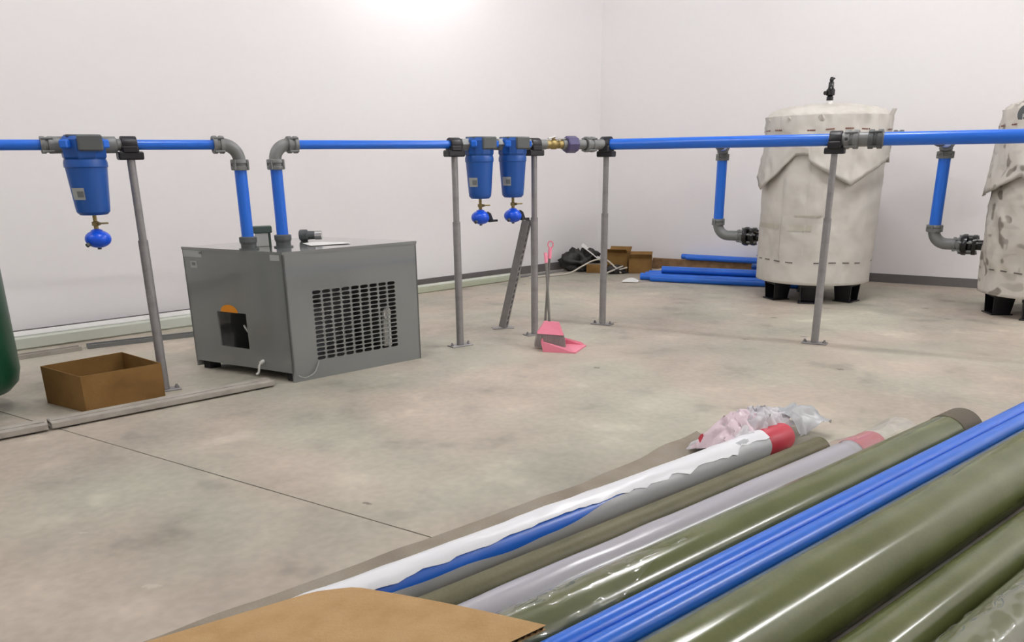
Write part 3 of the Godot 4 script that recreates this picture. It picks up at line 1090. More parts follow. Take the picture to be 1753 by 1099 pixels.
		face(st, [b * Vector3(-0.09, 0, 0.37), b * Vector3(0.09, 0, 0.37), b * Vector3(0.112, y1, 0.36), b * Vector3(-0.112, y1, 0.36)], b * Vector3(0, 0.1, 0))
		bbox(st, Transform3D(b, b * Vector3(0, 0.006, 0.42)), Vector3(0.22, 0.012, 0.2), 0.003)
		bbox(st, Transform3D(b, b * Vector3(0, 0.19, 0.49)), Vector3(0.225, 0.05, 0.02), 0.003)
		obj("leg", st, M.black, t, "black tank leg")
	if valve:
		st = mb()
		lathe(st, [Vector2(0, 2.04), Vector2(0.034, 2.04), Vector2(0.034, 2.075), Vector2(0.024, 2.08), Vector2(0.044, 2.09), Vector2(0.044, 2.14), Vector2(0.028, 2.16), Vector2(0.026, 2.215), Vector2(0.018, 2.22), Vector2(0.022, 2.24), Vector2(0.014, 2.265), Vector2(0, 2.265)], Transform3D.IDENTITY, 14)
		rod(st, Vector3(-0.03, 2.115, 0), Vector3(-0.065, 2.11, 0.02), 0.02, 10)
		rod(st, Vector3(0.0, 2.235, 0), Vector3(0.03, 2.255, 0.01), 0.008, 8)
		obj("safety_valve", st, M.black_gloss, t, "black safety valve")
		st = mb()
		lathe(st, [Vector2(0.06, 1.98), Vector2(0.03, 2.01), Vector2(0.026, 2.045)], Transform3D.IDENTITY, 14)
		obj("valve_neck", st, M.paper, t)
		# tape patches and upright seams on the front of the wrapping: x left..right as seen from the room, y low..high
		for q in [[-0.96, -0.62, 0.765, 0.815, true], [-0.46, -0.08, 0.755, 0.815, true], [-0.38, 0.06, 0.9, 0.915, true], [-0.61, -0.59, 0.45, 1.3, false], [-0.2, -0.18, 0.5, 1.42, false]]:
			st = mb()
			var a0 := view - asin(q[0])
			var a1 := view - asin(q[1])
			sheet(st, 12, 16, func(u, v):
				var pa: float = lerp(a0, a1, u)
				var py: float = lerp(float(q[2]), float(q[3]), v)
				var pf := fold(Vector3(cos(pa) * 0.8, py * 0.9, sin(pa) * 0.8) + off)
				var pr: float = R - 0.012 + (pf - 0.4) * 0.016 + (py - 0.205) / 1.66 * 0.018 + 0.004
				return Vector3(cos(pa) * pr, py, sin(pa) * pr))
			obj("tape_patch" if q[4] else "seam", st, M.tape if q[4] else m, t)
		# loose folds standing up from the rim of the wrapping
		for q in [[-1.38, 0.2, 0.14], [0.62, 0.14, 0.07], [1.1, 0.16, 0.06], [0.1, 0.14, 0.08]]:
			st = mb()
			var fa: float = view + q[0]
			var fd := Vector3(cos(fa), 0, sin(fa))
			var ft := Vector3(-sin(fa), 0, cos(fa))
			sheet(st, 8, 6, func(u, v): return fd * (0.585 + 0.05 * v + 0.02 * sin(u * 5.0)) + ft * ((u - 0.5) * q[1] * (1.0 - 0.75 * v)) + Vector3(0, 1.80 + q[2] * v, 0), 0.004)
			obj("rim_fold", st, m, t)
		st = mb()
		rod(st, WALL_R * 0.56 + Vector3(0, 1.66, 0), WALL_R * 0.95 + Vector3(0, 1.66, 0), 0.05, 20)
		obj("outlet", st, M.fitting, t)
		collar(t, WALL_R * 0.7 + Vector3(0, 1.66, 0), WALL_R, 0.055, 0.09, M.fitting_dark, "outlet_flange")
	else:
		st = mb()
		var a := atan2(-at.z, -at.x) + 0.72
		var dir := Vector3(cos(a), 0, sin(a))
		lathe(st, [Vector2(0.0, 0), Vector2(0.04, 0), Vector2(0.04, 0.1), Vector2(0.075, 0.1), Vector2(0.075, 0.13), Vector2(0.04, 0.135), Vector2(0, 0.135)], along(dir * 0.5 + Vector3(0, 1.83, 0), dir), 18)
		obj("pressure_port", st, M.fitting_dark, t, "dark port near the top")

# ------------------------------------------------------------------ things on the floor further back
func make_floor_things() -> void:
	# open cardboard box
	var t := thing("cardboard_box", "open empty brown cardboard box beside the leftmost post", "box", Vector3(-2.695, 0, -4.885))
	var c := [Vector3(0.0, 0, 0.0), Vector3(0.35, 0, -0.37), Vector3(-0.02, 0, -0.62), Vector3(-0.375, 0, -0.235)]
	var names := ["wall", "wall", "wall", "wall"]
	var hgt := [0.235, 0.228, 0.25, 0.25]
	var mid := Vector3(-0.01, 0.1, -0.3)
	for i in 4:
		var a: Vector3 = c[i]
		var b: Vector3 = c[(i + 1) % 4]
		var st := mb()
		var ia: Vector3 = a + (Vector3(mid.x, 0, mid.z) - a).normalized() * 0.008
		var ib: Vector3 = b + (Vector3(mid.x, 0, mid.z) - b).normalized() * 0.008
		var ha := Vector3(0, hgt[i], 0)
		var hb := Vector3(0, hgt[(i + 1) % 4], 0)
		var fa := (a - Vector3(mid.x, 0, mid.z)) * 0.006
		var fb := (b - Vector3(mid.x, 0, mid.z)) * 0.006
		face(st, [a, b, b + hb + fb, a + ha + fa], mid)
		face(st, [ia, ib, ib + hb + fb, ia + ha + fa], mid + (a + b - Vector3(mid.x, 0, mid.z) * 2) * 3.0)
		face(st, [a + ha + fa, b + hb + fb, ib + hb + fb, ia + ha + fa], mid)
		obj(names[i], st, M.card_brown, t)
	var s0 := mb()
	prism(s0, c, 0.002, 0.008)
	obj("bottom", s0, M.card_brown, t)
	# two lengths of cable channel on the floor
	var ch0 := Vector3(-2.76, 0, -4.58)
	var ch1 := Vector3(-1.70, 0, -5.50)
	var far0 := Vector3(-4.4, 0, -3.2)
	var chans := [[ch0, ch1, "pale floor channel ending at the dryer corner"], [far0, ch0 + (far0 - ch0).normalized() * 0.02, "pale floor channel running out at the left edge"]]
	for q in chans:
		var a: Vector3 = q[0]
		var b: Vector3 = q[1]
		var d := (b - a)
		var l := d.length()
		t = thing("floor_channel", q[2], "channel", a, rad_to_deg(atan2(-d.z, d.x)), "floor channels")
		var st := mb()
		# hollow section: top, two sides, and two runners under it
		at_box(st, Vector3(l / 2, 0.042, 0), Vector3(l, 0.006, 0.13), 0.002)
		at_box(st, Vector3(l / 2, 0.026, 0.062), Vector3(l, 0.032, 0.006), 0.002)
		at_box(st, Vector3(l / 2, 0.026, -0.062), Vector3(l, 0.032, 0.006), 0.002)
		at_box(st, Vector3(l / 2, 0.013, 0), Vector3(l, 0.006, 0.13), 0.002)
		obj("section", st, M.channel, t)
		for x in [0.12, l - 0.1]:
			st = mb()
			at_box(st, Vector3(x, 0.005, 0), Vector3(0.06, 0.01, 0.11), 0.002)
			obj("packer", st, M.rubber, t)
		st = mb()
		at_box(st, Vector3(l / 2, 0.0475, -0.02), Vector3(l - 0.01, 0.005, 0.06), 0.002)
		obj("cover_strip", st, M.channel, t)
	# pale boards along the left wall
	t = thing("wall_trunking", "long white-topped trunking lying along the left wall behind the box", "trunking", room(5.1, 0.3), 138.3 - 180.0 + 180.0)
	t.rotation.y = atan2(-WALL_L.z, WALL_L.x)
	var st := mb()
	at_box(st, Vector3(1.45, 0.055, 0), Vector3(3.6, 0.11, 0.22), 0.015)
	obj("trough", st, M.pale_board, t)
	st = mb()
	at_box(st, Vector3(1.45, 0.117, 0.02), Vector3(3.6, 0.014, 0.2), 0.004)
	obj("lid", st, M.paper, t)
	for q in [[Vector3(-3.63, 0, -6.77), Vector3(-2.8, 0, -7.28), "dark grey rail lying in front of the wall trunking", true], [Vector3(-4.3, 0, -6.12), Vector3(-3.66, 0, -6.72), "pale flat profile on the floor left of the grey rail", false]]:
		var rd: Vector3 = q[1] - q[0]
		t = thing("floor_rail", q[2], "rail", q[0], rad_to_deg(atan2(-rd.z, rd.x)), "rails in front of the trunking")
		st = mb()
		var rl := rd.length()
		at_box(st, Vector3(rl / 2, 0.004, 0), Vector3(rl, 0.008, 0.09), 0.002)
		at_box(st, Vector3(rl / 2, 0.02, 0.04), Vector3(rl, 0.03, 0.008), 0.002)
		at_box(st, Vector3(rl / 2, 0.02, -0.04), Vector3(rl, 0.03, 0.008), 0.002)
		obj("channel", st, M.fitting if q[3] else M.channel, t)
	t = thing("white_offcut", "white offcut lying on the trunking by the left post", "offcut", room(5.35, 0.3, 0.125), 0.0)
	t.rotation.y = atan2(-WALL_L.z, WALL_L.x)
	st = mb()
	at_box(st, Vector3(0, 0.02, 0), Vector3(0.7, 0.04, 0.1), 0.006)
	obj("strip", st, M.paper, t)
	t = thing("green_trunking", "pale green trunking against the left wall right of the dryer", "trunking", room(3.45, 0.28), 0.0)
	t.rotation.y = atan2(-WALL_L.z, WALL_L.x)
	st = mb()
	at_box(st, Vector3(-0.05, 0.035, 0), Vector3(2.9, 0.07, 0.2), 0.01)
	obj("trough", st, M.pale_green, t)
	st = mb()
	at_box(st, Vector3(-0.05, 0.074, -0.04), Vector3(2.9, 0.008, 0.11), 0.002)
	obj("lid", st, M.pale_board, t)
	t = thing("flat_strip", "thin grey strip lying on the floor along the left baseboard", "strip", room(1.5, 0.22), 0.0)
	t.rotation.y = atan2(-WALL_L.z, WALL_L.x)
	st = mb()
	at_box(st, Vector3(0, 0.012, 0), Vector3(1.0, 0.024, 0.06), 0.003)
	obj("bar", st, M.steel, t)
	# slotted strut leaning on the third post
	var foot := Vector3(-0.075, 0.0, -7.42)
	var top := Vector3(0.145, 0.98, -7.13)
	t = thing("slotted_strut", "slotted steel strut leaning against the post with twin filters", "strut", foot)
	var d := (top - foot)
	var xf := along(Vector3.ZERO, d)
	var side := Vector3(0.85, 0, 0.5).normalized()
	xf.basis.z = (side - xf.basis.y * side.dot(xf.basis.y)).normalized()
	xf.basis.x = xf.basis.y.cross(xf.basis.z).normalized()
	var ln := d.length()
	st = mb()
	var w := 0.062
	bbox(st, Transform3D(xf.basis, xf * Vector3(w / 2, ln / 2 + 0.02, 0)), Vector3(0.004, ln, w), 0.001)
	bbox(st, Transform3D(xf.basis, xf * Vector3(-w / 2, ln / 2 + 0.02, 0)), Vector3(0.004, ln, w), 0.001)
	# slotted face: rails and rungs leave real slots
	for s in [-1.0, 1.0]:
		bbox(st, Transform3D(xf.basis, xf * Vector3(s * 0.022, ln / 2 + 0.02, w / 2)), Vector3(0.018, ln, 0.004), 0.001)
	var n := 19
	for i in n:
		bbox(st, Transform3D(xf.basis, xf * Vector3(0, 0.04 + ln * i / n, w / 2)), Vector3(0.03, 0.02, 0.004), 0.001)
	obj("channel", st, M.steel, t)
	st = mb()
	at_box(st, Vector3(0, 0.004, 0), Vector3(0.2, 0.008, 0.1), 0.002, 10.0)
	obj("foot_plate", st, M.steel, t)
	# broom and dustpan
	t = thing("dustpan", "pink long-handled dustpan lying open beside the post", "dustpan", Vector3(0.26, 0, -6.42))
	st = mb()
	var pan := [Vector3(0.0, 0.012, 0.0), Vector3(0.26, 0.006, 0.07), Vector3(0.37, 0.006, -0.2), Vector3(0.05, 0.012, -0.3)]
	prism(st, pan, 0.0, 0.012)
	obj("tray", st, M.pink, t)
	st = mb()
	face(st, [Vector3(0, 0.0, 0), Vector3(0.26, 0.0, 0.07), Vector3(0.22, 0.03, 0.045), Vector3(-0.02, 0.09, -0.01)], Vector3(0.2, 0.0, -0.2))
	face(st, [Vector3(0.004, 0.0, -0.006), Vector3(0.26, 0.0, 0.064), Vector3(0.22, 0.03, 0.039), Vector3(-0.016, 0.09, -0.016)], Vector3(0.2, 0.0, 0.3))
	face(st, [Vector3(0, 0.0, 0), Vector3(0.05, 0.0, -0.3), Vector3(0.03, 0.1, -0.3), Vector3(-0.02, 0.09, -0.01)], Vector3(0.3, 0.0, -0.2))
	face(st, [Vector3(0.006, 0.0, 0), Vector3(0.056, 0.0, -0.3), Vector3(0.036, 0.1, -0.3), Vector3(-0.014, 0.09, -0.01)], Vector3(-0.3, 0.0, -0.2))
	face(st, [Vector3(0.05, 0.0, -0.3), Vector3(0.37, 0.0, -0.2), Vector3(0.33, 0.03, -0.22), Vector3(0.03, 0.1, -0.3)], Vector3(0.2, 0.0, 0.2))
	face(st, [Vector3(0.05, 0.0, -0.294), Vector3(0.37, 0.0, -0.194), Vector3(0.33, 0.03, -0.214), Vector3(0.03, 0.1, -0.294)], Vector3(0.2, 0.0, -0.9))
	obj("rim", st, M.pink, t)
	st = mb()
	rod(st, Vector3(0.02, 0.05, -0.28), Vector3(0.07, 0.7, -0.42), 0.011, 10)
	obj("handle", st, M.handle_grey, t)
	st = mb()
	rod(st, Vector3(0.07, 0.7, -0.42), Vector3(0.078, 0.79, -0.44), 0.016, 10)
	var ringp := []
	for i in 13:
		var a := TAU * i / 12
		ringp.append(Vector3(0.08 + 0.022 * sin(a), 0.815 + 0.028 * cos(a), -0.445))
	tube(st, ringp, 0.006, 6)
	obj("grip", st, M.pink, t, "pink hanging grip")
	t = thing("broom", "pink broom with grey bristles standing in the dustpan", "broom", Vector3(0.33, 0.014, -6.56))
	st = mb()
	face(st, [Vector3(-0.115, 0.115, 0.03), Vector3(0.105, 0.1, 0.05), Vector3(0.07, 0.2, 0.0), Vector3(-0.05, 0.21, -0.02)], Vector3(0, 0.1, -0.1))
	face(st, [Vector3(-0.115, 0.115, -0.05), Vector3(0.105, 0.1, -0.03), Vector3(0.07, 0.2, -0.03), Vector3(-0.05, 0.21, -0.045)], Vector3(0, 0.1, 0.1))
	face(st, [Vector3(-0.05, 0.21, -0.02), Vector3(0.07, 0.2, 0.0), Vector3(0.07, 0.2, -0.03), Vector3(-0.05, 0.21, -0.045)], Vector3(0, 0.1, 0))
	face(st, [Vector3(0.105, 0.1, 0.05), Vector3(0.07, 0.2, 0.0), Vector3(0.07, 0.2, -0.03), Vector3(0.105, 0.1, -0.03)], Vector3(0, 0.1, 0))
	face(st, [Vector3(-0.115, 0.115, 0.03), Vector3(-0.05, 0.21, -0.02), Vector3(-0.05, 0.21, -0.045), Vector3(-0.115, 0.115, -0.05)], Vector3(0, 0.1, 0))
	obj("head", st, M.pink, t)
	st = mb()
	var nb := 22
	for i in nb:
		for k in 3:
			var u := float(i) / (nb - 1)
			var p0 := Vector3(lerp(-0.112, 0.102, u), lerp(0.118, 0.103, u), lerp(0.02, 0.035, u) - k * 0.028)
			var p1 := p0 + Vector3(lerp(-0.02, 0.015, u), -lerp(0.112, 0.098, u), 0.012 - k * 0.008)
			rod(st, p0, p1, 0.0062, 5)
	var br := obj("bristles", st, M.bristle, t, "grey bristles")
	br.set_meta("kind", "stuff")
	st = mb()
	rod(st, Vector3(-0.01, 0.19, -0.02), Vector3(-0.03, 0.66, -0.2), 0.011, 10)
	obj("handle", st, M.handle_grey, t)
	st = mb()
	rod(st, Vector3(-0.03, 0.66, -0.2), Vector3(-0.035, 0.74, -0.235), 0.014, 10)
	obj("grip", st, M.pink, t)

	make_corner()

func crumple(st: SurfaceTool, centre: Vector3, size: Vector3, seed: int, rough: float, seg := 36) -> void:
	noise.seed = seed
	var rows := seg / 2
	var g := []
	for i in rows + 1:
		var la := -PI / 2 + PI * i / rows
		var row := []
		for j in seg:
			var lo := TAU * j / seg
			var d := Vector3(cos(la) * cos(lo), sin(la), cos(la) * sin(lo))
			var f := fold(d * 0.55 + Vector3(seed, 0, 0))
			var p := d * (1.0 + (f - 0.45) * rough)
			p = centre + p * size
			p.y = max(p.y, 0.004)
			row.append(p)
		g.append(row)
	st.set_smooth_group(1)
	for i in rows:
		for j in seg:
			var k := (j + 1) % seg
			quad(st, g[i][j], g[i][k], g[i + 1][k], g[i + 1][j])

func open_carton(t: Node, c: Vector3, size: Vector3, turn: float, flap: float) -> void:
	var b := Basis(Vector3.UP, deg_to_rad(turn))
	var th := 0.008
	for q in [[Vector3(0, 0, size.z / 2), Vector3(size.x, size.y, th)], [Vector3(0, 0, -size.z / 2), Vector3(size.x, size.y, th)], [Vector3(size.x / 2, 0, 0), Vector3(th, size.y, size.z)], [Vector3(-size.x / 2, 0, 0), Vector3(th, size.y, size.z)]]:
		var st := mb()
		bbox(st, Transform3D(b, c + b * q[0] + Vector3(0, size.y / 2 + 0.004, 0)), q[1], 0.001)
		obj("wall", st, M.card_brown, t)
	var st2 := mb()
	bbox(st2, Transform3D(b, c + Vector3(0, 0.008, 0)), Vector3(size.x - 0.02, 0.008, size.z - 0.02), 0.001)
	obj("bottom", st2, M.card_brown, t)
	for s in [-1.0, 1.0]:
		st2 = mb()
		var fb := b * Basis(Vector3.RIGHT, s * flap)
		bbox(st2, Transform3D(fb, c + b * Vector3(0, size.y + 0.004, s * size.z / 2) + fb * Vector3(0, 0.0, s * size.z * 0.24)), Vector3(size.x, 0.006, size.z * 0.48), 0.001)
		obj("flap", st2, M.card_brown, t)

func make_corner() -> void:
	var t := thing("black_bag", "crumpled black bag in the room corner", "bag", Vector3(0.98, 0, -11.42))
	var st := mb()
	crumple(st, Vector3(0.02, 0.1, 0), Vector3(0.24, 0.17, 0.16), 51, 0.9, 32)
	obj("sack", st, M.dark_bag, t)
	t = thing("white_leaflet", "white paper leaflet lying on the black bag", "paper", Vector3(1.13, 0.27, -11.38), -12.0)
	st = mb()
	sheet(st, 4, 4, func(u, v): return Vector3((u - 0.5) * 0.26, -0.22 * (u - 0.4) * 0.9 + 0.02 * v, (v - 0.5) * -0.18), 0.002)
	obj("leaf", st, M.paper, t)
	t = thing("small_carton", "low closed brown carton in front of the black bag", "carton", Vector3(1.2, 0, -11.2), -15.0)
	st = mb()
	at_box(st, Vector3(0, 0.055, 0), Vector3(0.28, 0.11, 0.16), 0.004)
	obj("body", st, M.card_brown, t)
	st = mb()
	at_box(st, Vector3(0, 0.112, 0), Vector3(0.28, 0.004, 0.03), 0.001)
	obj("tape", st, M.label, t)
	t = thing("open_carton", "dark open brown carton behind the corner post", "carton", Vector3(1.5, 0, -11.32), -20.0)
	open_carton(t, Vector3.ZERO, Vector3(0.3, 0.26, 0.22), 0.0, -0.5)
	t = thing("open_carton", "small open brown carton left of the blue pipe bundle", "carton", Vector3(1.78, 0, -11.12), -12.0)
	open_carton(t, Vector3.ZERO, Vector3(0.3, 0.2, 0.2), 0.0, -0.7)
	t = thing("cable", "pale loose cable curling out of the room corner", "cable", Vector3(1.0, 0, -11.1))
	st = mb()
	tube(st, smooth_path([Vector3(-0.75, 0.012, 0.4), Vector3(-0.45, 0.012, 0.26), Vector3(-0.2, 0.02, 0.1), Vector3(-0.02, 0.1, 0.02), Vector3(0.14, 0.17, -0.02), Vector3(0.3, 0.18, -0.02), Vector3(0.42, 0.09, 0.06), Vector3(0.5, 0.015, 0.12)], 8), 0.011, 8)
	obj("sheath", st, M.cable, t)
	for q in [[Vector3(1.4, 0, -10.98), 25.0, 0.3, "pale offcut stick crossing another in front of the cartons"], [Vector3(1.47, 0, -10.99), -35.0, 0.26, "pale offcut stick leaning under another before the cartons"], [Vector3(1.97, 0, -10.9), -50.0, 0.3, "pale thin stick behind the blue pipe bundle"]]:
		t = thing("offcut_stick", q[3], "stick", q[0], q[1], "offcut sticks by the cartons")
		st = mb()
		bbox(st, Transform3D(Basis(Vector3.FORWARD, -0.3), Vector3(0, 0.058, 0)), Vector3(q[2], 0.018, 0.022), 0.003)
		obj("bar", st, M.cable, t)
	t = thing("scrap_pile", "dark plastic scrap under the pale sticks", "scrap", Vector3(1.44, 0, -11.06))
	st = mb()
	crumple(st, Vector3(0, 0.04, 0), Vector3(0.14, 0.06, 0.07), 77, 0.9, 24)
	obj("lump", st, M.dark_bag, t)
	# spare blue pipes on the floor behind the first tank
	var rows := [
		[Vector3(1.78, 0.045, -10.28), Vector3(3.5, 0.045, -9.52), 0.045, "front spare blue pipe of the bundle on the floor"],
		[Vector3(1.68, 0.045, -10.44), Vector3(3.4, 0.045, -9.68), 0.045, "second spare blue pipe of the bundle on the floor"],
		[Vector3(1.76, 0.045, -10.55), Vector3(3.4, 0.045, -9.8), 0.045, "third spare blue pipe of the bundle on the floor"],
		[Vector3(1.83, 0.045, -10.68), Vector3(3.4, 0.045, -9.96), 0.045, "rearmost spare blue pipe of the bundle on the floor"],
		[Vector3(1.95, 0.127, -10.43), Vector3(3.45, 0.127, -9.755), 0.045, "spare blue pipe lying on top of the bundle"],
	]
	for q in rows:
		var pd: Vector3 = q[1] - q[0]
		t = thing("spare_blue_pipe", q[3], "pipe", q[0], rad_to_deg(atan2(-pd.z, pd.x)), "spare blue pipes on the floor")
		st = mb()
		pipe(st, Vector3.ZERO, Vector3(pd.length(), 0, 0), q[2], 0.004, 20)
		obj("tube", st, M.blue, t)
	for q in [[Vector3(2.18, 0.0, -10.12), "blue clip lying on the spare pipes, left one"], [Vector3(2.95, 0.0, -9.8), "blue clip lying on the spare pipes, near the tank"]]:
		t = thing("pipe_clip", q[1], "clip", q[0] + Vector3(0.1, 0.165 if q[0].x > 2.5 else 0.09, -0.25), -25.0, "clips on the spare pipes")
		st = mb()
		lathe(st, [Vector2(0.022, 0), Vector2(0.034, 0), Vector2(0.034, 0.12), Vector2(0.022, 0.12)], along(Vector3(-0.06, 0.034, 0), Vector3.RIGHT), 14)
		at_box(st, Vector3(0, 0.006, 0), Vector3(0.12, 0.012, 0.07), 0.002)
		obj("shell", st, M.blue_coat, t)
	t = thing("paper_scrap", "small white folded scrap at the left end of the spare pipes", "scrap", Vector3(1.52, 0, -10.24), -15.0)
	st = mb()
	sheet(st, 6, 5, func(u, v): return Vector3((u - 0.5) * 0.2, 0.012 + 0.035 * sin(u * 3.1) * v, (v - 0.5) * -0.14), 0.004)
	obj("leaf", st, M.paper, t)
	# plank and two more blue pipes against the right wall
	t = thing("brown_plank", "brown plank standing on edge against the right baseboard", "plank", room(0.09, 1.15), 0.0)
	t.rotation.y = atan2(-WALL_R.z, WALL_R.x)
	st = mb()
	at_box(st, Vector3(0.75, 0.075, 0), Vector3(1.9, 0.15, 0.04), 0.004)
	obj("board", st, M.plank, t)
	for k in 2:
		t = thing("spare_blue_pipe", ["blue pipe resting on the plank, nearer the wall", "blue pipe resting on the plank, nearer the room"][k], "pipe", room(0.055 + k * 0.08, 1.35 + k * 0.12, 0.187), 0.0, "blue pipes on the plank")
		t.rotation.y = atan2(-WALL_R.z, WALL_R.x)
		st = mb()
		pipe(st, Vector3(0, 0, 0), Vector3(1.7, 0, 0), 0.035, 0.004, 20)
		obj("tube", st, M.blue, t)
	# dark green vessel at the left edge
	t = thing("green_vessel", "dark green pressure vessel cut off by the left edge", "vessel", Vector3(-3.47, 0, -4.89))
	st = mb()
	lathe(st, [Vector2(0, 0.09), Vector2(0.18, 0.1), Vector2(0.28, 0.13), Vector2(0.33, 0.18), Vector2(0.35, 0.26), Vector2(0.35, 1.2), Vector2(0.33, 1.3), Vector2(0.24, 1.38), Vector2(0, 1.42)], Transform3D.IDENTITY, 48)
	obj("shell", st, M.tank_green, t)
	for k in 3:
		st = mb()
		var a := TAU * k / 3 + 2.2
		at_box(st, Vector3(cos(a) * 0.13, 0.09, sin(a) * 0.13), Vector3(0.07, 0.18, 0.07), 0.004)
		obj("leg", st, M.tank_green, t)

# ------------------------------------------------------------------ the stack of pipes in front
func fg(s: float, t: float, y := 0.0) -> Vector3:
	var a := deg_to_rad(FG_TURN)
	return Vector3(sin(a), 0, cos(a)) * s + Vector3(cos(a), 0, -sin(a)) * t + Vector3(0, y, 0)

func stack_pipe(called: String, label: String, s: float, y: float, r: float, t0: float, t1: float, m: Material, wall := 0.008) -> Node3D:
	var t := thing(called, label, "pipe", fg(s, 0, 0), FG_TURN, "pipes stacked in front")
	var st := mb()
	pipe(st, Vector3(t0, y, 0), Vector3(t1, y, 0), r, wall, 56)
	obj("tube", st, m, t)
	return t

# film lying round a pipe; a0..a1 in degrees from the camera side over the top; edges wander
func film(parent: Node, called: String, m: Material, y: float, r: float, t0: float, t1: float, lo: Callable, hi: Callable, bump: float, freq: float, seed: int, nt := 90, na := 18, label := "") -> void:
	noise.seed = seed
	var st := mb()
	st.set_smooth_group(1)
	var g := []
	for i in nt + 1:
		var t: float = lerp(t0, t1, float(i) / nt)
		var row := []
		for j in na + 1:
			var a := deg_to_rad(lerp(float(lo.call(t)), float(hi.call(t)), float(j) / na))
			noise.frequency = freq
			var e := noise.get_noise_3d(t, cos(a) * 0.2, sin(a) * 0.2)
			var rr: float = r + 0.0025 + max(0.0, e) * bump
			row.append(Vector3(t, y + sin(a) * rr, cos(a) * rr))
		g.append(row)
	for i in nt:
		for j in na:
			quad(st, g[i][j], g[i + 1][j], g[i + 1][j + 1], g[i][j + 1])
	obj(called, st, m, parent, label)

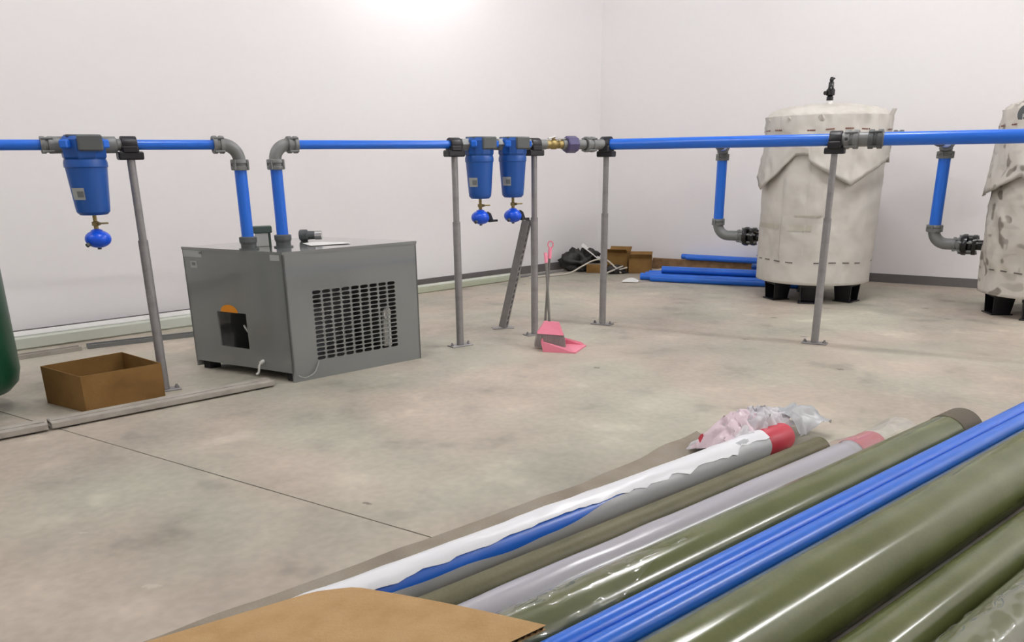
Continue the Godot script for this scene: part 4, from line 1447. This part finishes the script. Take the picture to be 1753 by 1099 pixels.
func make_stack() -> void:
	# big olive pipes nearest the camera
	var p7 := stack_pipe("olive_pipe", "largest glossy olive pipe under the pair of blue pipes", -1.165, 0.14, 0.14, -1.4, 5.2, M.olive)
	var p8 := stack_pipe("olive_pipe", "slim olive pipe between the two big ones at the bottom right", -0.905, 0.09, 0.09, -1.4, 5.0, M.olive)
	var p9 := stack_pipe("olive_pipe", "film-covered olive pipe in the bottom right corner", -0.70, 0.1, 0.1, -1.4, 5.0, M.olive)
	film(p9, "film", M.film_clear, 0.1, 0.1, -1.3, 4.6, func(_t): return 10.0, func(t): return 150.0 + 6.0 * sin(t * 7.0), 0.008, 8.0, 71, 320, 24)
	var p5 := stack_pipe("olive_pipe", "olive pipe in clear film left of the blue pair", -1.61, 0.11, 0.11, -1.4, 4.42, M.olive)
	film(p5, "film", M.film_clear, 0.11, 0.11, -1.3, 2.1, func(t): return 20.0 + 66.0 * smoothstep(1.5, 2.1, t), func(t): return 150.0 + 8.0 * sin(t * 5.0) - 66.0 * smoothstep(1.5, 2.1, t), 0.009, 9.0, 72, 220, 30)
	var st := mb()
	lathe(st, [Vector2(0.11, 0), Vector2(0.113, 0.002), Vector2(0.113, 0.2), Vector2(0.111, 0.21)], along(Vector3(4.215, 0.11, 0), Vector3.RIGHT), 48)
	obj("end_sleeve", st, M.olive_end, p5, "brown paper sleeve at the far end")
	stack_pipe("olive_pipe", "olive pipe hidden beneath the pair of blue pipes", -1.395, 0.088, 0.088, -1.4, 4.9, M.olive)
	# wrapped pipe in grey film with a pink cap
	var p4 := stack_pipe("film_wrapped_pipe", "olive pipe wrapped in grey film with a pink end cap", -1.819, 0.08, 0.08, -1.4, 3.82, M.olive)
	film(p4, "film", M.film_grey, 0.08, 0.08, -1.3, 3.74, func(_t): return -40.0, func(_t): return 220.0, 0.006, 1.6, 73, 120, 36, "grey film wrapping")
	st = mb()
	lathe(st, [Vector2(0.0845, 0), Vector2(0.0865, 0.004), Vector2(0.087, 0.2), Vector2(0.08, 0.225), Vector2(0.0, 0.232)], along(Vector3(3.66, 0.08, 0), Vector3.RIGHT), 40)
	obj("end_cap", st, M.pink_cap, p4, "pink end cap")
	film(p4, "film_tail", M.film_tail, 0.078, 0.087, 3.6, 4.2, func(t): return 35.0 - 15.0 * sin(t * 9.0), func(t): return 150.0 + 20.0 * sin(t * 11.0), 0.024, 3.0, 74, 34, 24, "loose end of the film")
	# slim dull pipe
	stack_pipe("slim_olive_pipe", "slim dull olive pipe between the two film-wrapped ones", -2.01, 0.06, 0.06, -1.4, 3.72, M.olive_dull)
	# film-wrapped blue pipe, furthest from the camera
	var p2 := stack_pipe("film_wrapped_blue_pipe", "blue pipe in torn whitish film with a red end cap", -2.225, 0.07, 0.07, -1.4, 3.7, M.blue)
	noise.seed = 3
	film(p2, "lower_film", M.film_dull, 0.07, 0.071, -1.3, 3.6, func(_t): return -70.0, func(t): return lerp(10.0, 74.0, clamp((t - 2.0) / 0.9, 0, 1)) + 5.0 * sin(t * 6.0) + 3.0 * sin(t * 17.0), 0.006, 2.0, 75, 120, 16, "grey film on the camera side")
	st = mb()
	lathe(st, [Vector2(0.073, 0), Vector2(0.0755, 0.004), Vector2(0.076, 0.2), Vector2(0.07, 0.22), Vector2(0.0, 0.228)], along(Vector3(3.5, 0.07, 0), Vector3.RIGHT), 40)
	obj("end_cap", st, M.red_cap, p2, "red end cap")
	# white film peeled off on to the floor
	st = mb()
	noise.seed = 5
	sheet(st, 90, 20, func(u, v):
		var x: float = lerp(0.2, 3.5, u)
		noise.frequency = 2.0
		var wv: float = noise.get_noise_2d(x * 1.5, v * 1.2)
		noise.frequency = 7.0
		var tear: float = noise.get_noise_2d(x, 4.0)
		# from a torn edge on the pipe (v=0), over its crown and down to the floor behind it (v=1)
		var lo: float = 44.0 + 4.0 * sin(x * 4.0) + tear * (8.0 if x < 2.2 else 26.0)
		var off: float = 150.0
		if v < 0.6:
			var a: float = deg_to_rad(lerp(lo, off, v / 0.6))
			var r: float = 0.0775 + max(0.0, wv) * 0.008
			return Vector3(x, 0.07 + sin(a) * r, cos(a) * r)
		var w: float = (v - 0.6) / 0.4
		var p0 := Vector2(cos(deg_to_rad(off)), sin(deg_to_rad(off))) * 0.0775 + Vector2(0, 0.07)
		var p1 := Vector2(-0.15 - 0.05 * (1.0 - u * 0.8) - 0.1 * (1.0 - smoothstep(0.5, 1.3, x)) + wv * 0.015, 0.008)
		var p := p0.lerp(p1, w)
		p.y += wv * 0.012 * sin(w * PI)
		return Vector3(x, max(p.y, 0.007), p.x), 0.0012)
	obj("peeled_film", st, M.film_white, p2, "white film peeled off on to the floor")
	# brown paper on the floor
	var t := thing("kraft_paper", "grey-brown wrapping paper lying flat on the floor along the stack", "paper", fg(-2.42, 0, 0), FG_TURN)
	st = mb()
	sheet(st, 80, 10, func(u, v):
		var x: float = lerp(-0.6, 3.55, u)
		noise.frequency = 1.7
		var wv: float = noise.get_noise_2d(x, v * 0.6 + 20.0)
		var z: float = lerp(-0.155 + 0.03 * (1.0 - clamp(x / 2.2, 0, 1)) - clamp((x - 2.6) * 0.10, 0, 0.09), 0.11, v)
		var y: float = 0.004 + max(0.0, wv) * 0.012 + clamp((x - 2.9), 0, 1) * 0.06 * max(0.0, 0.35 + wv) * (1.0 - v)
		return Vector3(x, y, z), 0.002)
	obj("leaf", st, M.kraft, t)
	# crumpled clear bag over the capped end
	t = thing("plastic_bag", "crumpled clear plastic bag over the red capped pipe end", "bag", fg(-2.3, 3.5, 0), FG_TURN)
	st = mb()
	noise.seed = 61
	sheet(st, 64, 40, func(u, v):
		noise.frequency = 5.0
		var e: float = noise.get_noise_2d(u * 1.1, v * 0.6)
		noise.frequency = 3.0
		var q: float = noise.get_noise_2d(u * 2.0 + 5.0, v * 0.9)
		var ridge: float = 1.0 - 2.2 * abs(q)
		var env: float = pow(max(sin(u * PI), 0.0), 0.55) * pow(max(sin(v * PI), 0.0), 0.5)
		var x: float = lerp(-0.2, 0.4, u) + e * 0.05
		var z: float = lerp(0.06, -0.22, v) + e * 0.05
		return Vector3(x, 0.1 - 0.085 * v + env * (0.1 + 0.07 * ridge) + e * 0.02, z))
	obj("crumpled_part", st, M.bag, t)
	st = mb()
	noise.seed = 64
	sheet(st, 40, 26, func(u, v):
		noise.frequency = 4.0
		var e: float = noise.get_noise_2d(u * 1.4, v * 0.8)
		var ridge: float = 1.0 - 2.0 * abs(e)
		var env: float = pow(max(sin(u * PI), 0.0), 0.6) * pow(max(sin(v * PI), 0.0), 0.6)
		return Vector3(lerp(-0.22, 0.22, u) + e * 0.03, 0.1 - 0.07 * v + env * (0.13 + 0.035 * ridge), lerp(0.05, -0.2, v) + e * 0.03))
	obj("pinkish_part", st, M.bag_pink, t, "pinkish creased part")
	st = mb()
	noise.seed = 8
	sheet(st, 20, 12, func(u, v):
		noise.frequency = 4.0
		var e: float = noise.get_noise_2d(u * 0.6, v * 0.5)
		return Vector3(0.3 + u * 0.34, 0.075 + 0.09 * sin(v * PI) * (1.0 - u * 0.3) + e * 0.05, 0.12 - v * 0.3 + e * 0.03), 0.001)
	obj("open_mouth", st, M.film_haze, t, "open mouth of the bag")
	t = thing("red_tape", "scrap of red tape sticking out behind the plastic bag", "tape", fg(-2.42, 3.28, 0), FG_TURN)
	st = mb()
	sheet(st, 4, 3, func(u, v): return Vector3(u * 0.07, 0.05 + v * 0.05 + 0.02 * sin(u * 4.0), -v * 0.03), 0.002)
	obj("strip", st, M.red_cap, t)
	# pair of blue pipes lying on top
	stack_pipe("top_blue_pipe", "upper left one of the two blue pipes on top of the stack", -1.399, 0.219, 0.038, -0.9, 6.4, M.blue, 0.004)
	stack_pipe("top_blue_pipe", "lower right one of the two blue pipes on top of the stack", -1.322, 0.224, 0.038, -0.9, 6.4, M.blue, 0.004)
	# cardboard sheet over the near ends
	t = thing("cardboard_sheet", "flat tan sheet of corrugated cardboard across the near pipe ends", "cardboard", Vector3.ZERO)
	var k0 := fg(-2.18, 1.052, 0.18)
	var k1 := fg(-1.458, 1.317, 0.262)
	var k2 := fg(-1.455, 0.3, 0.275)
	var k3 := fg(-2.293, 0.15, 0.175)
	st = mb()
	var f := func(u, v):
		var p: Vector3 = k3.lerp(k0, u).lerp(k2.lerp(k1, u), v)
		# rounded far left corner
		var c: float = clamp((u - 0.9) / 0.1, 0, 1) * clamp((0.1 - v) / 0.1, 0, 1)
		p = p.lerp(k0.lerp(k2, 0.1), c * 0.4)
		p.y += 0.008 * sin(v * PI)
		return p
	sheet(st, 24, 24, f, 0.0015)
	obj("top_liner", st, M.card, t)
	st = mb()
	sheet(st, 24, 24, func(u, v): return f.call(u, v) - Vector3(0, 0.0135, 0), 0.0015)
	obj("bottom_liner", st, M.card, t)
	st = mb()
	var nf := 90
	for i in nf:
		var u0 := float(i) / nf
		var u1 := float(i + 1) / nf
		var ya := -0.0015 if i % 2 == 0 else -0.0135
		var yb := -0.0135 if i % 2 == 0 else -0.0015
		var a: Vector3 = f.call(u0, 0.02) + Vector3(0, ya, 0)
		var b: Vector3 = f.call(u1, 0.02) + Vector3(0, yb, 0)
		var c: Vector3 = f.call(u1, 0.995) + Vector3(0, yb, 0)
		var d: Vector3 = f.call(u0, 0.995) + Vector3(0, ya, 0)
		quad(st, a, b, c, d)
	obj("fluting", st, M.card_edge, t, "wavy corrugated layer")

func _ready() -> void:
	rng.seed = 1
	noise.noise_type = FastNoiseLite.TYPE_SIMPLEX_SMOOTH
	noise.fractal_octaves = 2
	make_view()
	make_materials()
	make_lamps()
	make_room()
	make_runs()
	branch(1.013, TANK_1, 1.1, "first wrapped tank")
	branch(2.639, TANK_2, 1.05, "second wrapped tank")
	make_dryer()
	make_tank(TANK_1, "white-wrapped air tank with a black safety valve on top", M.wrap, 4, [[-1.0, 1.28], [-0.9, 1.15], [-0.435, 1.5], [-0.22, 1.5], [-0.2, 1.43], [0.43, 1.2], [0.98, 1.46], [1.0, 1.46]], 0.0, true)
	make_tank(TANK_2, "white-wrapped air tank with dark scuffs, cut off by the right edge", M.wrap_dirty, 9, [[-1.0, 1.1], [-0.55, 1.3], [-0.2, 1.05], [0.4, 1.4], [1.0, 1.2]], 20.0, false)
	make_floor_things()
	make_stack()
